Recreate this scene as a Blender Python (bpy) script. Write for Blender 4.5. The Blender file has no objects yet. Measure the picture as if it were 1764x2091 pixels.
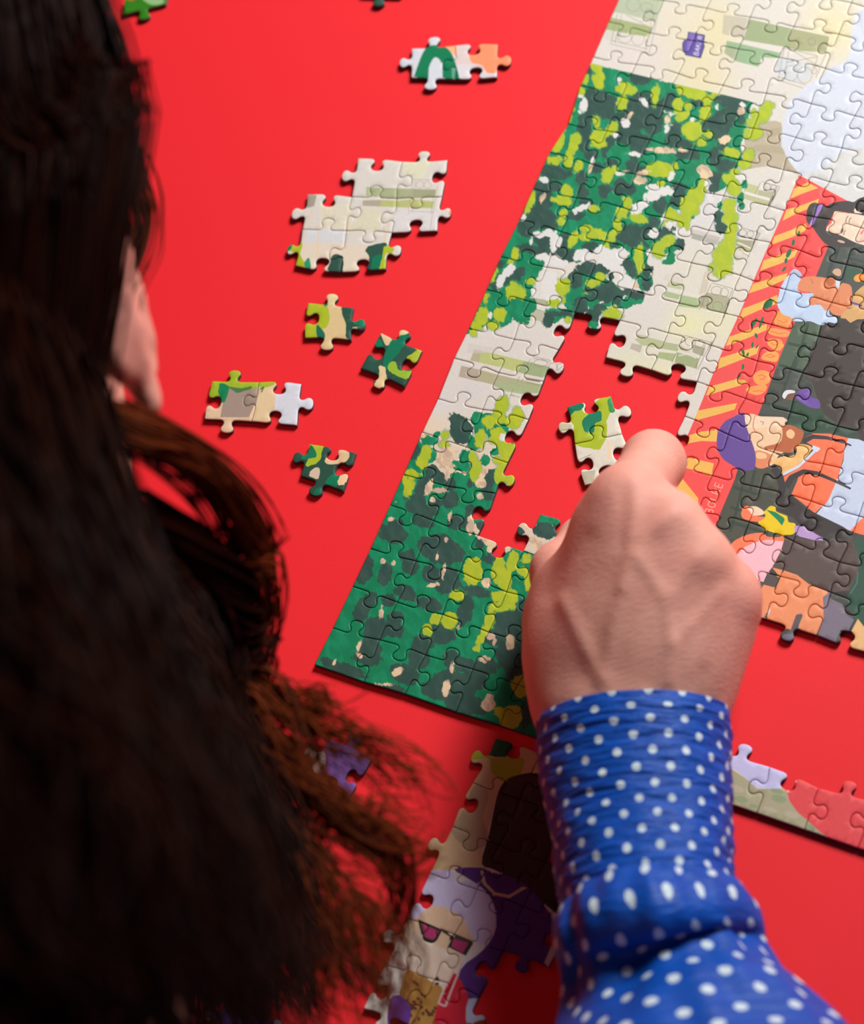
import bpy, bmesh, math, random
import numpy as np
from mathutils import Vector, Matrix
from mathutils.geometry import delaunay_2d_cdt

# ------------------------------------------------------------------ camera, world, light, exposure
SC = bpy.context.scene
COL = SC.collection
F_PX = 4369.4                      # focal length in pixels of the 1764 px wide frame
CAM = np.array([0.0, -0.34703, 0.64910])
CM = np.array([[0.919916, -0.392115, 0.0], [-0.345561, -0.810697, 0.472607], [-0.185317, -0.434759, -0.881273]])

cam_data = bpy.data.cameras.new('camera')
cam_data.sensor_fit = 'HORIZONTAL'
cam_data.lens = 85.0
cam_data.sensor_width = 85.0 * 1764.0 / F_PX
cam_data.clip_start = 0.01
cam_data.dof.use_dof = True
cam_data.dof.focus_distance = 0.728
cam_data.dof.aperture_fstop = 9.6
cam_data.dof.aperture_blades = 9
cam = bpy.data.objects.new('camera', cam_data)
COL.objects.link(cam)
cam.matrix_world = Matrix(((CM[0, 0], -CM[0, 1], -CM[0, 2], CAM[0]), (CM[1, 0], -CM[1, 1], -CM[1, 2], CAM[1]), (CM[2, 0], -CM[2, 1], -CM[2, 2], CAM[2]), (0, 0, 0, 1)))
SC.camera = cam

world = bpy.data.worlds.new('room_light')
SC.world = world
world.use_nodes = True
world.node_tree.nodes['Background'].inputs['Color'].default_value = (0.93, 0.95, 1.0, 1)
world.node_tree.nodes['Background'].inputs['Strength'].default_value = 0.028


def area_light(name, loc, target, sx, sy, power, color):
    d = bpy.data.lights.new(name, 'AREA')
    d.shape = 'RECTANGLE'; d.size = sx; d.size_y = sy; d.energy = power; d.color = color
    o = bpy.data.objects.new(name, d); COL.objects.link(o)
    o.location = loc
    o.rotation_euler = (Vector(target) - Vector(loc)).to_track_quat('-Z', 'Y').to_euler()
    return o


# daylight from a tall window beyond the far right corner of the table
area_light('window_daylight', (0.92, 0.52, 0.86), (0.08, 0.08, 0.0), 0.42, 0.45, 25.4, (1.0, 0.975, 0.95))

SC.view_settings.view_transform = 'Standard'
SC.view_settings.look = 'None'
SC.view_settings.gamma = 1.0
SC.view_settings.use_curve_mapping = False
SC.view_settings.exposure = 0.0

# ------------------------------------------------------------------ helpers
TOP = 0.002                        # thickness of the cardboard pieces
rnd = random.Random(7)


def at(px, py, z=TOP):
    """the point at height z above the table seen at a pixel of the photograph"""
    d = CM @ np.array([(px - 882.0) / F_PX, (py - 1045.5) / F_PX, 1.0])
    return CAM + d * ((z - CAM[2]) / d[2])


def to_px(pts):
    """pixels of 3D points (n,3)"""
    c = (np.asarray(pts) - CAM) @ CM
    return np.c_[882.0 + F_PX * c[:, 0] / c[:, 2], 1045.5 + F_PX * c[:, 1] / c[:, 2]]


def lin(rgb):
    return tuple(((v / 255.0) / 12.92 if v / 255.0 <= 0.04045 else ((v / 255.0 + 0.055) / 1.055) ** 2.4) for v in rgb)


def tag(o, label=None, cat=None, group=None, kind=None):
    if label: o['label'] = label
    if cat: o['category'] = cat
    if group: o['group'] = group
    if kind: o['kind'] = kind
    return o


def empty(name, loc):
    o = bpy.data.objects.new(name, None)
    o.empty_display_size = 0.02
    o.location = loc
    COL.objects.link(o)
    return o


def link_mesh(name, me, mats, parent=None, loc=(0, 0, 0)):
    o = bpy.data.objects.new(name, me)
    for m in mats: me.materials.append(m)
    COL.objects.link(o)
    o.location = loc
    if parent is not None:
        o.parent = parent
        o.matrix_parent_inverse = Matrix.Translation(-Vector(parent.location))
    return o


class NT:
    """small helper around a material's node tree"""
    def __init__(self, name):
        self.m = bpy.data.materials.new(name); self.m.use_nodes = True
        self.t = self.m.node_tree; self.n = self.t.nodes
        self.b = self.n['Principled BSDF']

    def new(self, typ, **kw):
        nd = self.n.new(typ)
        for k, v in kw.items():
            if k[0] == 'i' and k[1:].isdigit(): self.put(nd, int(k[1:]), v)
            else: setattr(nd, k, v)
        return nd

    def put(self, nd, i, v):
        if isinstance(v, bpy.types.NodeSocket): self.t.links.new(v, nd.inputs[i])
        else: nd.inputs[i].default_value = v

    def math(self, op, a, b=0.0, c=0.0, clamp=False):
        nd = self.new('ShaderNodeMath', operation=op, use_clamp=clamp)
        self.put(nd, 0, a); self.put(nd, 1, b); self.put(nd, 2, c)
        return nd.outputs[0]

    def ramp01(self, v, lo, hi):
        nd = self.new('ShaderNodeMapRange'); nd.interpolation_type = 'SMOOTHSTEP'
        self.put(nd, 0, v); nd.inputs[1].default_value = lo; nd.inputs[2].default_value = hi
        return nd.outputs[0]

    def mix(self, f, a, b):
        nd = self.new('ShaderNodeMix', data_type='RGBA')
        self.put(nd, 0, f)
        for i, v in ((6, a), (7, b)):
            self.put(nd, i, v if isinstance(v, bpy.types.NodeSocket) else (*v, 1.0))
        return nd.outputs[2]

    def noise(self, vec, scale, detail=2.0, rough=0.5, dims='3D'):
        nd = self.new('ShaderNodeTexNoise'); nd.noise_dimensions = dims
        if vec is not None: self.t.links.new(vec, nd.inputs['Vector'])
        nd.inputs['Scale'].default_value = scale; nd.inputs['Detail'].default_value = detail; nd.inputs['Roughness'].default_value = rough
        return nd

    def bump(self, h, strength, dist):
        nd = self.new('ShaderNodeBump'); nd.inputs['Strength'].default_value = strength; nd.inputs['Distance'].default_value = dist
        self.put(nd, nd.inputs.find('Height'), h)
        self.t.links.new(nd.outputs[0], self.b.inputs['Normal'])

    def set(self, **kw):
        for k, v in kw.items():
            k = k.replace('_', ' ')
            s = self.b.inputs[k]
            if isinstance(v, bpy.types.NodeSocket): self.t.links.new(v, s)
            else: s.default_value = (*v, 1.0) if isinstance(v, tuple) and len(v) == 3 else v


# ------------------------------------------------------------------ materials of the setting
k = NT('red_table_paper')
tc = k.new('ShaderNodeTexCoord').outputs['Object']
n1 = k.noise(tc, 2600.0, 2.0).outputs['Fac']
n2 = k.noise(tc, 14.0, 3.0).outputs['Fac']
colr = k.mix(n1, lin((236, 26, 36)), lin((248, 38, 48)))
colr = k.mix(k.ramp01(n2, 0.3, 0.7), colr, lin((243, 32, 42)))
k.set(Base_Color=colr, Roughness=0.62)
k.b.inputs['Specular IOR Level'].default_value = 0.35
k.bump(n1, 0.25, 0.0002)
M_RED = k.m
k = NT('table_wood'); k.set(Base_Color=lin((96, 66, 44)), Roughness=0.5); M_WOOD = k.m
k = NT('floor_boards')
tcf = k.new('ShaderNodeTexCoord').outputs['Object']
k.set(Base_Color=k.mix(k.noise(tcf, 6.0, 4.0).outputs['Fac'], lin((92, 72, 55)), lin((128, 104, 82))), Roughness=0.55)
M_FLOOR = k.m


def box(bm, x0, x1, y0, y1, z0, z1):
    m = bmesh.ops.create_cube(bm, size=1.0)
    for v in m['verts']:
        v.co = Vector(((x0 + x1) / 2 + v.co.x * (x1 - x0), (y0 + y1) / 2 + v.co.y * (y1 - y0), (z0 + z1) / 2 + v.co.z * (z1 - z0)))


def mesh_from(bm, name):
    me = bpy.data.meshes.new(name); bm.to_mesh(me); bm.free()
    return me


# ------------------------------------------------------------------ floor and table
FLOOR_Z = -0.72
bm = bmesh.new(); box(bm, -2.6, 2.6, -2.6, 2.6, FLOOR_Z - 0.05, FLOOR_Z)
tag(link_mesh('floor', mesh_from(bm, 'floor'), [M_FLOOR]), kind='structure')
table = empty('table', (0, 0.25, FLOOR_Z))
tag(table, 'table covered in plain bright red paper under the jigsaw puzzle', 'table')
bm = bmesh.new(); box(bm, -0.8, 0.9, -0.30, 0.80, -0.001, 0.0)
link_mesh('red_paper', mesh_from(bm, 'red_paper'), [M_RED], table)
bm = bmesh.new(); box(bm, -0.85, 0.95, -0.32, 0.85, -0.034, -0.001)
bmesh.ops.bevel(bm, geom=bm.edges[:], offset=0.004, segments=2, affect='EDGES')
link_mesh('tabletop', mesh_from(bm, 'tabletop'), [M_WOOD], table)
for lx in (-0.78, 0.88):
    for ly in (-0.26, 0.78):
        bm = bmesh.new(); box(bm, lx - 0.03, lx + 0.03, ly - 0.03, ly + 0.03, FLOOR_Z, -0.034)
        bmesh.ops.bevel(bm, geom=bm.edges[:], offset=0.004, segments=1, affect='EDGES')
        link_mesh('leg', mesh_from(bm, 'leg'), [M_WOOD], table)

# ------------------------------------------------------------------ the print on the cardboard
# Everything printed is laid out on the table plane; the lists below give outlines of the printed shapes
# as read off the photograph, turned into points of the plane by at().
def T(ox, oy, s, pts):
    return [(ox + s * x, oy + s * y) for x, y in pts]


SA = 300 / 1764.0; SJ = 400 / 1764.0; SL = 460 / 1764.0
tA = lambda p: T(1160, 0, SA, p)
tB = lambda p: T(1460, 0, SA, p)
tD = lambda p: T(1340, 240, SA, p)
tE = lambda p: T(920, 500, SA, p)
tF = lambda p: T(1200, 500, SA, p)
tG = lambda p: T(780, 780, SA, p)
tH = lambda p: T(1464, 200, SA, p)
tI = lambda p: T(1464, 450, SA, p)
tJ = lambda p: T(1364, 700, SJ, p)
tM = lambda p: T(1464, 1000, SA, p)
tK = lambda p: T(1464, 1500, SA, p)
tO = lambda p: T(560, 280, SJ, p)
tS = lambda p: T(400, 580, 500 / 1764.0, p)
tT = lambda p: T(780, 40, SA, p)
tU = lambda p: T(1080, 760, SJ, p)
tQ = lambda p: T(780, 1480, 520 / 1764.0, p)

LAYERS = []      # (points in mm, linear colour, alpha, bbox)
HULLS = []


def mm(pts):
    return [tuple((at(x, y)[:2] * 1000.0).tolist()) for x, y in pts]


def area2(p):
    return sum(p[i][0] * p[(i + 1) % len(p)][1] - p[(i + 1) % len(p)][0] * p[i][1] for i in range(len(p)))


def raw_layer(P, col, a=1.0):
    if area2(P) < 0: P = P[::-1]
    xs = [p[0] for p in P]; ys = [p[1] for p in P]
    LAYERS.append((P, lin(col), a, (min(xs), min(ys), max(xs), max(ys))))


def spline(pts, n=3):
    """closed smooth outline through pts"""
    out = []; m = len(pts)
    for i in range(m):
        p0, p1, p2, p3 = (np.array(pts[(i + k) % m]) for k in (-1, 0, 1, 2))
        for j in range(n):
            t = j / n
            out.append(tuple(0.5 * ((2 * p1) + (p2 - p0) * t + (2 * p0 - 5 * p1 + 4 * p2 - p3) * t * t + (3 * p1 - p0 - 3 * p2 + p3) * t ** 3)))
    return out


ROUGH = [0.0]                     # brushy outlines for painted leaves


def lay(pts, col, a=1.0, smooth=True):
    if smooth and ROUGH[0]:
        r_ = random.Random(len(LAYERS))
        S_ = spline(pts, 4); m = len(S_); out = []
        for i in range(m):
            (xa, ya), (xb, yb) = S_[i - 1], S_[(i + 1) % m]
            L = math.hypot(xb - xa, yb - ya) or 1.0; d = max(-1.2, min(1.2, r_.gauss(0, ROUGH[0])))
            out.append((S_[i][0] - (yb - ya) / L * d, S_[i][1] + (xb - xa) / L * d))
        raw_layer(mm(out), col, a)
        return
    raw_layer(mm(spline(pts, 3) if smooth else pts), col, a)


def quad(pts, col, a=1.0):
    lay(pts, col, a, False)


def ell(x, y, rx, ry, rot=0.0, n=12):
    c, s = math.cos(math.radians(rot)), math.sin(math.radians(rot))
    return [(x + rx * math.cos(t) * c - ry * math.sin(t) * s, y + rx * math.cos(t) * s + ry * math.sin(t) * c) for t in (2 * math.pi * i / n for i in range(n))]


def stroke(pts, w, col, a=1.0, w1=None):
    """a printed line of width w (photograph pixels) as short quads"""
    n = len(pts)
    for i in range(n - 1):
        (x0, y0), (x1, y1) = pts[i], pts[i + 1]
        L = math.hypot(x1 - x0, y1 - y0) or 1.0
        wa = w if w1 is None else w + (w1 - w) * i / (n - 1)
        wb = w if w1 is None else w + (w1 - w) * (i + 1) / (n - 1)
        nx, ny = -(y1 - y0) / L / 2, (x1 - x0) / L / 2
        if w > 4 and i > 0: lay(ell(x0, y0, wa / 2, wa / 2, 0, 8), col, a, False)
        quad([(x0 + nx * wa, y0 + ny * wa), (x1 + nx * wb, y1 + ny * wb), (x1 - nx * wb, y1 - ny * wb), (x0 - nx * wa, y0 - ny * wa)], col, a)


def ring(x, y, rx, ry, w, col, a, rot=0.0):
    stroke(ell(x, y, rx, ry, rot, 10) + [ell(x, y, rx, ry, rot, 10)[0]], w, col, a)


# soft watercolour wash of the facades: gaussian tints (x, y, rx, ry, colour, strength)
WASH = [(1420, 110, 60, 90, (226, 214, 160), .55), (1470, 60, 40, 60, (226, 214, 150), .55), (1700, 60, 60, 60, (230, 218, 150), .6), (1290, 110, 60, 40, (224, 212, 205), .6), (1380, 40, 60, 40, (224, 214, 188), .6),
        (1560, 110, 60, 60, (222, 214, 208), .5), (1440, 165, 60, 25, (226, 214, 170), .6), (1560, 470, 60, 50, (216, 214, 206), .6), (1420, 560, 60, 50, (220, 218, 196), .5), (1400, 660, 60, 35, (228, 228, 170), .8),
        (1340, 650, 40, 40, (216, 212, 212), .6), (1290, 740, 60, 40, (222, 222, 190), .7), (1350, 770, 40, 30, (226, 228, 170), .7), (1480, 660, 25, 40, (226, 224, 180), .6), (1500, 560, 30, 60, (226, 220, 204), .6),
        (880, 830, 40, 30, (216, 220, 226), .7), (870, 870, 50, 30, (232, 212, 186), .8), (960, 800, 60, 40, (212, 212, 212), .6), (1060, 690, 60, 30, (214, 210, 204), .6), (960, 700, 40, 30, (216, 214, 208), .5),
        (1240, 530, 40, 40, (226, 218, 206), .6), (1520, 470, 40, 40, (214, 212, 206), .6), (1440, 430, 40, 50, (214, 214, 218), .6), (880, 1250, 260, 250, (214, 192, 146), .9), (1000, 1000, 160, 90, (224, 196, 160), .8)]


def wash(q):
    """base colour (linear) at photograph-plane pixels q (n,2)"""
    c = np.tile(np.array(lin((219, 214, 205))), (len(q), 1))
    for x, y, rx, ry, col, s in WASH:
        w = s * np.exp(-((q[:, 0] - x) / rx) ** 2 - ((q[:, 1] - y) / ry) ** 2)
        c = c * (1 - w[:, None]) + np.array(lin(col)) * w[:, None]
    return c


# ---- facades
quad([(1764, -300), (2250, -300), (2250, 470), (1764, 430)], (208, 212, 218))
lay([(1764, 20), (1746, 30), (1738, 70), (1735, 108), (1722, 127), (1695, 138), (1672, 160), (1647, 174), (1630, 192), (1613, 205), (1606, 222), (1598, 252), (1593, 275), (1594, 298), (1605, 318), (1615, 335), (1631, 358), (1700, 420), (1800, 420), (1830, 200), (1800, 20)], (210, 216, 229))
lay([(1640, 400), (1800, 440), (1800, 310), (1720, 310), (1690, 340), (1660, 350), (1632, 362)], (214, 212, 204), .75)
lay(tD([(1250, 60), (1500, 60), (1500, 330), (1620, 560), (1720, 690), (1520, 610), (1300, 590), (1100, 620), (1030, 600), (1080, 420), (1060, 250), (1200, 120)]), (186, 174, 148), .95)
lay(tD([(1330, 150), (1480, 120), (1470, 200), (1340, 230)]), (168, 156, 124), .5)
lay(tD([(1180, 330), (1480, 350), (1540, 440), (1350, 420), (1200, 400)]), (168, 158, 130), .5)
quad(tB([(100, 175), (425, 225), (330, 460), (85, 410)]), (188, 182, 160), .75)
quad(tB([(422, 232), (930, 345), (1370, 440), (1335, 630), (1020, 612), (820, 560), (335, 478)]), (158, 172, 130), 1)
quad(tB([(930, 345), (1370, 440), (1335, 630), (1030, 605), (880, 560)]), (172, 170, 128), .7)
quad(tB([(140, 490), (320, 528), (795, 640), (760, 700), (560, 690), (520, 805), (260, 740), (110, 640)]), (150, 180, 140), 1)
quad(tB([(110, 640), (260, 740), (280, 590), (130, 560)]), (176, 172, 145), .6)
lay(tB([(780, 690), (1000, 720), (1140, 800), (1120, 960), (900, 970), (720, 850)]), (204, 210, 214), .8)
for pts in ([(830, 570), (760, 960)], [(890, 590), (820, 980)], [(1330, 640), (1210, 930)], [(1230, 680), (1180, 860)], [(830, 580), (1230, 670)], [(900, 590), (1220, 780)], [(1230, 680), (860, 750)], [(740, 920), (1090, 1020)], [(720, 950), (1060, 1060)], [(1310, 400), (1480, 410)]):
    stroke(tB(pts), 1.2, (135, 130, 120), .8)
for x, y, rx, ry in ((910, 880, 85, 95), (1075, 900, 90, 100), (1160, 500, 45, 45), (1190, 845, 30, 45)):
    cx, cy = tB([(x, y)])[0]
    ring(cx, cy, rx * SA, ry * SA, 1.1, (135, 130, 120), .8)
quad(tA([(585, -10), (1140, -10), (1060, 262), (930, 232), (700, 172), (540, 145)]), (182, 192, 164), 1)
quad(tA([(505, 208), (650, 240), (960, 312), (1010, 330), (965, 440), (800, 420), (640, 390), (435, 350)]), (165, 178, 125), 1)
quad(tA([(440, 350), (640, 390), (640, 480), (520, 500), (420, 460)]), (205, 205, 190), .6)
for pts in ([(590, 170), (510, 530)], [(640, 180), (560, 520)], [(1060, 260), (970, 640)], [(1000, 250), (930, 600)], [(520, 490), (960, 590)], [(510, 530), (950, 630)], [(700, 180), (960, 320)], [(1040, 230), (860, 260)]):
    stroke(tA(pts), 1.2, (145, 142, 128), .8)
for x, y, rx, ry in ((780, 60, 85, 80), (940, 90, 70, 60), (680, 440, 85, 80), (840, 470, 80, 75), (970, 170, 60, 60)):
    cx, cy = tA([(x, y)])[0]
    ring(cx, cy, rx * SA, ry * SA, 1.1, (145, 142, 128), .8)
for pts, c, al in (([(1080, 785), (1235, 830), (1190, 945), (1055, 905)], (190, 194, 140), .95), ([(1055, 920), (1190, 955), (1360, 1005), (1350, 1060), (1130, 1000), (1055, 975)], (184, 188, 140), .95), ([(1225, 870), (1410, 890), (1370, 985), (1200, 945)], (176, 172, 138), .85),
                   ([(430, 1385), (600, 1430), (565, 1495), (420, 1450)], (160, 162, 148), .9), ([(600, 1440), (745, 1480), (720, 1530), (570, 1495)], (160, 162, 148), .7), ([(590, 1390), (770, 1440), (745, 1480), (600, 1440)], (188, 180, 172), .8), ([(380, 1330), (600, 1380), (590, 1425), (400, 1370)], (200, 192, 186), .8), ([(930, 1465), (1175, 1480), (1145, 1610), (960, 1540)], (166, 160, 132), .95), ([(970, 1540), (1130, 1580), (1110, 1620), (990, 1600)], (182, 180, 130), .9)):
    quad(tD(pts), c, al)
for pts in ([(1270, 770), (1480, 830), (1360, 1080)], [(1250, 780), (1180, 940)], [(1440, 830), (1340, 1050)], [(1020, 1320), (1250, 1390), (1200, 1480)], [(1000, 1340), (970, 1420)], [(1230, 1390), (1090, 1700)], [(1030, 1620), (1120, 1670)]):
    stroke(tD(pts), 1.3, (135, 122, 105), .8)
for x, y, rx, ry in ((1040, 1385, 45, 40), (1130, 1400, 42, 40), (1330, 830, 42, 40), (1410, 845, 35, 40)):
    cx, cy = tD([(x, y)])[0]
    ring(cx, cy, rx * SA, ry * SA, 1.2, (135, 122, 105), .8)
stroke(tD([(1060, 895), (1200, 940), (1360, 980)]), 4.5, (228, 224, 214), .95)
stroke(tD([(890, 1495), (1000, 1510), (1130, 1570)]), 3.5, (226, 222, 214), .9)
for pts, c, al in (([(975, 430), (1150, 470), (1130, 540), (950, 500)], (184, 190, 150), .95), ([(930, 555), (1110, 600), (1340, 645), (1330, 765), (1100, 740), (1095, 660), (915, 620)], (166, 186, 136), .95), ([(1400, 330), (1490, 270), (1450, 450), (1420, 570), (1330, 600)], (204, 192, 172), .8),
                   ([(930, 350), (1150, 390), (1150, 460), (900, 420)], (208, 202, 190), .6), ([(1430, 570), (1690, 620), (1640, 830), (1460, 790), (1335, 745), (1350, 650)], (166, 165, 132), .85), ([(1500, 700), (1620, 700), (1600, 790), (1480, 770)], (164, 182, 130), .6), ([(560, 1130), (710, 1105), (920, 1160), (880, 1250), (640, 1200)], (180, 188, 142), .95), ([(600, 1070), (700, 1090), (690, 1130), (590, 1120)], (180, 180, 150), .6),
                   ([(860, 1285), (1065, 1310), (1020, 1400), (820, 1350)], (164, 180, 126), .95), ([(1075, 1290), (1335, 1365), (1310, 1490), (1040, 1410)], (156, 170, 122), .95), ([(925, 1165), (1110, 1200), (1075, 1280), (880, 1245)], (172, 182, 138), .95), ([(530, 1180), (655, 1205), (630, 1295), (505, 1245)], (184, 174, 164), .9), ([(1265, 1195), (1410, 1240), (1385, 1340), (1255, 1290)], (160, 160, 130), .9), ([(1110, 1200), (1240, 1290), (1180, 1290), (1100, 1260)], (190, 182, 150), .8)):
    quad(tF(pts), c, al)
stroke(tF([(960, 530), (1130, 570), (1340, 620)]), 5, (222, 220, 208), .9)
stroke(tF([(880, 1255), (1070, 1290)]), 3.5, (222, 220, 208), .9)
stroke(tF([(1090, 1330), (1200, 1310), (1300, 1360)]), 3, (214, 216, 190), .8)
for pts in ([(1490, 455), (1760, 530), (1640, 860)], [(1480, 470), (1340, 780)], [(1740, 530), (1620, 820)], [(1160, 1085), (1480, 1170), (1320, 1500)], [(1150, 1100), (1100, 1190)], [(1420, 1180), (1290, 1480)], [(1070, 1290), (1010, 1410)], [(1390, 640), (1380, 740)]):
    stroke(tF(pts), 1.3, (137, 130, 110), .8)
for x, y, rx, ry in ((1545, 550, 65, 55), (1640, 570, 50, 55), (1560, 740, 60, 60), (1400, 680, 45, 55), (1340, 1190, 55, 50), (1220, 1160, 50, 50)):
    cx, cy = tF([(x, y)])[0]
    ring(cx, cy, rx * SA, ry * SA, 1.2, (137, 130, 110), .8)
for pts, c, al in (([(285, 1255), (520, 1305), (960, 1412), (1190, 1465), (1130, 1600), (930, 1560), (640, 1480), (235, 1390)], (184, 194, 118), .95), ([(235, 1390), (285, 1255), (370, 1270), (340, 1410)], (178, 168, 150), .7), ([(880, 1395), (1190, 1465), (1130, 1600), (800, 1530)], (150, 168, 132), .8), ([(130, 1450), (350, 1500), (570, 1560), (1100, 1680), (1060, 1790), (640, 1730), (480, 1670), (95, 1580)], (176, 172, 136), .95),
                   ([(95, 1580), (130, 1450), (350, 1500), (330, 1640)], (178, 166, 152), .8), ([(700, 1610), (1100, 1680), (1060, 1790), (690, 1740)], (164, 180, 132), .7), ([(985, 635), (1165, 660), (1150, 745), (950, 695)], (172, 176, 146), .95), ([(960, 755), (1150, 805), (1130, 935), (1000, 900), (1010, 850), (950, 850)], (184, 184, 158), .95), ([(700, 740), (865, 745), (870, 850), (690, 840)], (200, 188, 164), .9), ([(880, 850), (1010, 880), (1000, 930), (870, 900)], (214, 208, 196), .9), ([(210, 1180), (520, 1240), (500, 1300), (200, 1300)], (206, 200, 192), .6)):
    quad(tE(pts), c, al)
for pts in ([(960, 1370), (910, 1450)], [(1000, 1340), (1210, 1390)], [(990, 1360), (1200, 1410)], [(980, 1400), (960, 1450)], [(830, 1580), (800, 1640)], [(880, 1600), (850, 1640)], [(900, 1620), (1080, 1650)], [(900, 1650), (1080, 1690)], [(1370, 1440), (1290, 1500)]):
    stroke(tE(pts), 1.2, (135, 130, 112), .8)
for x, y, rx, ry in ((1080, 1420, 85, 45), (1230, 1470, 55, 55), (1320, 1470, 50, 50)):
    cx, cy = tE([(x, y)])[0]
    ring(cx, cy, rx * SA, ry * SA, 1.2, (135, 130, 112), .8)
quad(tG([(1335, -20), (1790, 90), (1740, 155), (1480, 110), (1330, 40)]), (168, 182, 138), .95)
for pts in ([(1570, 90), (1530, 200)], [(1590, 160), (1540, 150)], [(1540, 160), (1690, 190)]):
    stroke(tG(pts), 1.2, (135, 130, 112), .8)

# ---- small shop sign
lay(tA([(1440, 378), (1645, 420), (1632, 510), (1640, 560), (1592, 702), (1408, 665), (1368, 585), (1370, 510), (1430, 450)]), (58, 72, 110), 1, False)
lay(tA([(1450, 388), (1630, 428), (1618, 510), (1625, 560), (1582, 688), (1418, 655), (1380, 585), (1384, 515), (1442, 455)]), (98, 82, 160), 1, False)
quad(tA([(1455, 392), (1512, 405), (1480, 560), (1428, 640), (1420, 560)]), (128, 104, 182), 1)

GLYPH = {'B': [[(0, 0), (0, 1), (.45, 1), (.55, .85), (.5, .6), (.35, .53), (0, .53)], [(.35, .53), (.6, .42), (.6, .12), (.45, 0), (0, 0)]], 'A': [[(0, 0), (.32, 1), (.64, 0)], [(.12, .36), (.52, .36)]],
         'K': [[(0, 0), (0, 1)], [(.55, 1), (0, .42)], [(.18, .6), (.6, 0)]], 'E': [[(.5, 0), (0, 0), (0, 1), (.5, 1)], [(0, .52), (.42, .52)]], 'R': [[(0, 0), (0, 1), (.42, 1), (.56, .86), (.54, .64), (.4, .52), (0, .52)], [(.3, .52), (.58, 0)]],
         'O': [[(.3 + .32 * math.cos(t), .5 + .5 * math.sin(t)) for t in (i * math.pi / 6 for i in range(13))]], 'I': [[(.1, 0), (.1, 1)]]}


def lettering(text, p0, p1, up, h, w, col, a=1.0):
    """words printed along p0 -> p1 (photograph pixels), letters h tall towards up"""
    n = len(text)
    for i, ch in enumerate(text):
        ox = p0[0] + (p1[0] - p0[0]) * i / n; oy = p0[1] + (p1[1] - p0[1]) * i / n
        L = math.hypot(p1[0] - p0[0], p1[1] - p0[1]); dx, dy = (p1[0] - p0[0]) / L, (p1[1] - p0[1]) / L
        for line in GLYPH[ch]:
            stroke([(ox + dx * x * h + up[0] * y * h, oy + dy * x * h + up[1] * y * h) for x, y in line], w, col, a)


lettering('BAKER', *tA([(1560, 668), (1620, 425)]), (-.96, -.26), 9.4, 1.35, (222, 216, 240))

# ---- striped red awning panel
quad([(1700, 480), (2250, 480), (2250, 1500), (1560, 1500), (1560, 1240), (1440, 1140), (1430, 1040), (1480, 960), (1540, 850), (1640, 620)], (72, 76, 72))
lay([(1631, 357), (1734, 412), (1736, 470), (1693, 498), (1666, 564), (1624, 656), (1586, 746), (1550, 843), (1530, 880), (1500, 979), (1459, 1076), (1440, 1120), (1380, 1090), (1330, 1000), (1370, 960), (1402, 893), (1422, 847), (1477, 711), (1510, 640), (1563, 515), (1590, 455), (1612, 404)], (238, 84, 82), 1, False)
YEL = (236, 186, 92)
for f, pts in ((tH, [(925, 1090), (1090, 1015), (1215, 1080), (1020, 1150), (880, 1210)]), (tH, [(835, 1340), (1010, 1290), (1225, 1210), (1200, 1290), (970, 1380), (785, 1475)]), (tI, [(690, 190), (900, 110), (1060, 40), (1080, 80), (1050, 130), (900, 200), (652, 292)]), (tI, [(560, 480), (790, 400), (970, 355), (930, 440), (760, 520), (517, 605)]), (tI, [(430, 765), (630, 700), (850, 630), (820, 710), (610, 800), (383, 875)]), (tI, [(310, 1060), (520, 980), (720, 895), (735, 960), (690, 1010), (500, 1080), (266, 1185)]),
               (tI, [(150, 1395), (400, 1310), (605, 1240), (590, 1320), (350, 1420), (105, 1510)]), (tI, [(40, 1650), (300, 1570), (505, 1505), (480, 1600), (250, 1690), (-10, 1790)]), (tJ, [(372, 395), (600, 330), (690, 335), (720, 365), (560, 410), (340, 475)]), (tJ, [(272, 610), (470, 570), (622, 542), (600, 600), (470, 640), (238, 702)]), (tJ, [(192, 830), (300, 800), (445, 783), (440, 890), (300, 884), (180, 904)]), (tJ, [(140, 1028), (260, 1050), (412, 1085), (390, 1188), (260, 1150), (120, 1120)]), (tJ, [(60, 1190), (110, 1200), (272, 1400), (272, 1485), (200, 1410), (25, 1262)])):
    quad(f(pts), YEL)
OR = (247, 170, 88)
for f, pts in ((tJ, [(770, 290), (820, 250), (890, 255), (925, 300), (905, 360), (830, 385), (775, 345)]), (tJ, [(850, 110), (930, 70), (995, 95), (990, 140), (940, 165), (850, 150)]), (tI, [(620, 1420), (760, 1430), (790, 1500), (760, 1560), (690, 1560), (610, 1490)]), (tI, [(720, 1090), (890, 1155), (870, 1260), (800, 1300), (690, 1240)]), (tI, [(560, 1600), (680, 1570), (740, 1640), (700, 1700), (570, 1660)]), (tJ, [(720, 400), (880, 380), (870, 440), (800, 470), (710, 440)]), (tI, [(620, 1290), (870, 1330), (830, 1400), (640, 1370)]), (tJ, [(900, 0), (1040, 10), (1010, 60), (930, 40)])):
    lay(f(pts), OR, .85)
for f, pts in ((tJ, [(810, 300), (845, 285), (875, 305), (860, 330), (825, 325)]), (tJ, [(870, 120), (920, 100), (960, 125)]), (tI, [(640, 1470), (690, 1500), (740, 1470)]), (tI, [(640, 1330), (740, 1360), (820, 1350)]), (tI, [(600, 1630), (650, 1650), (700, 1620)]), (tJ, [(760, 440), (820, 430), (860, 440)]), (tI, [(720, 1190), (800, 1230), (850, 1200)]), (tJ, [(800, 190), (900, 200), (940, 180)])):
    stroke(f(pts), 1.6, (228, 92, 70), .85)
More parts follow.
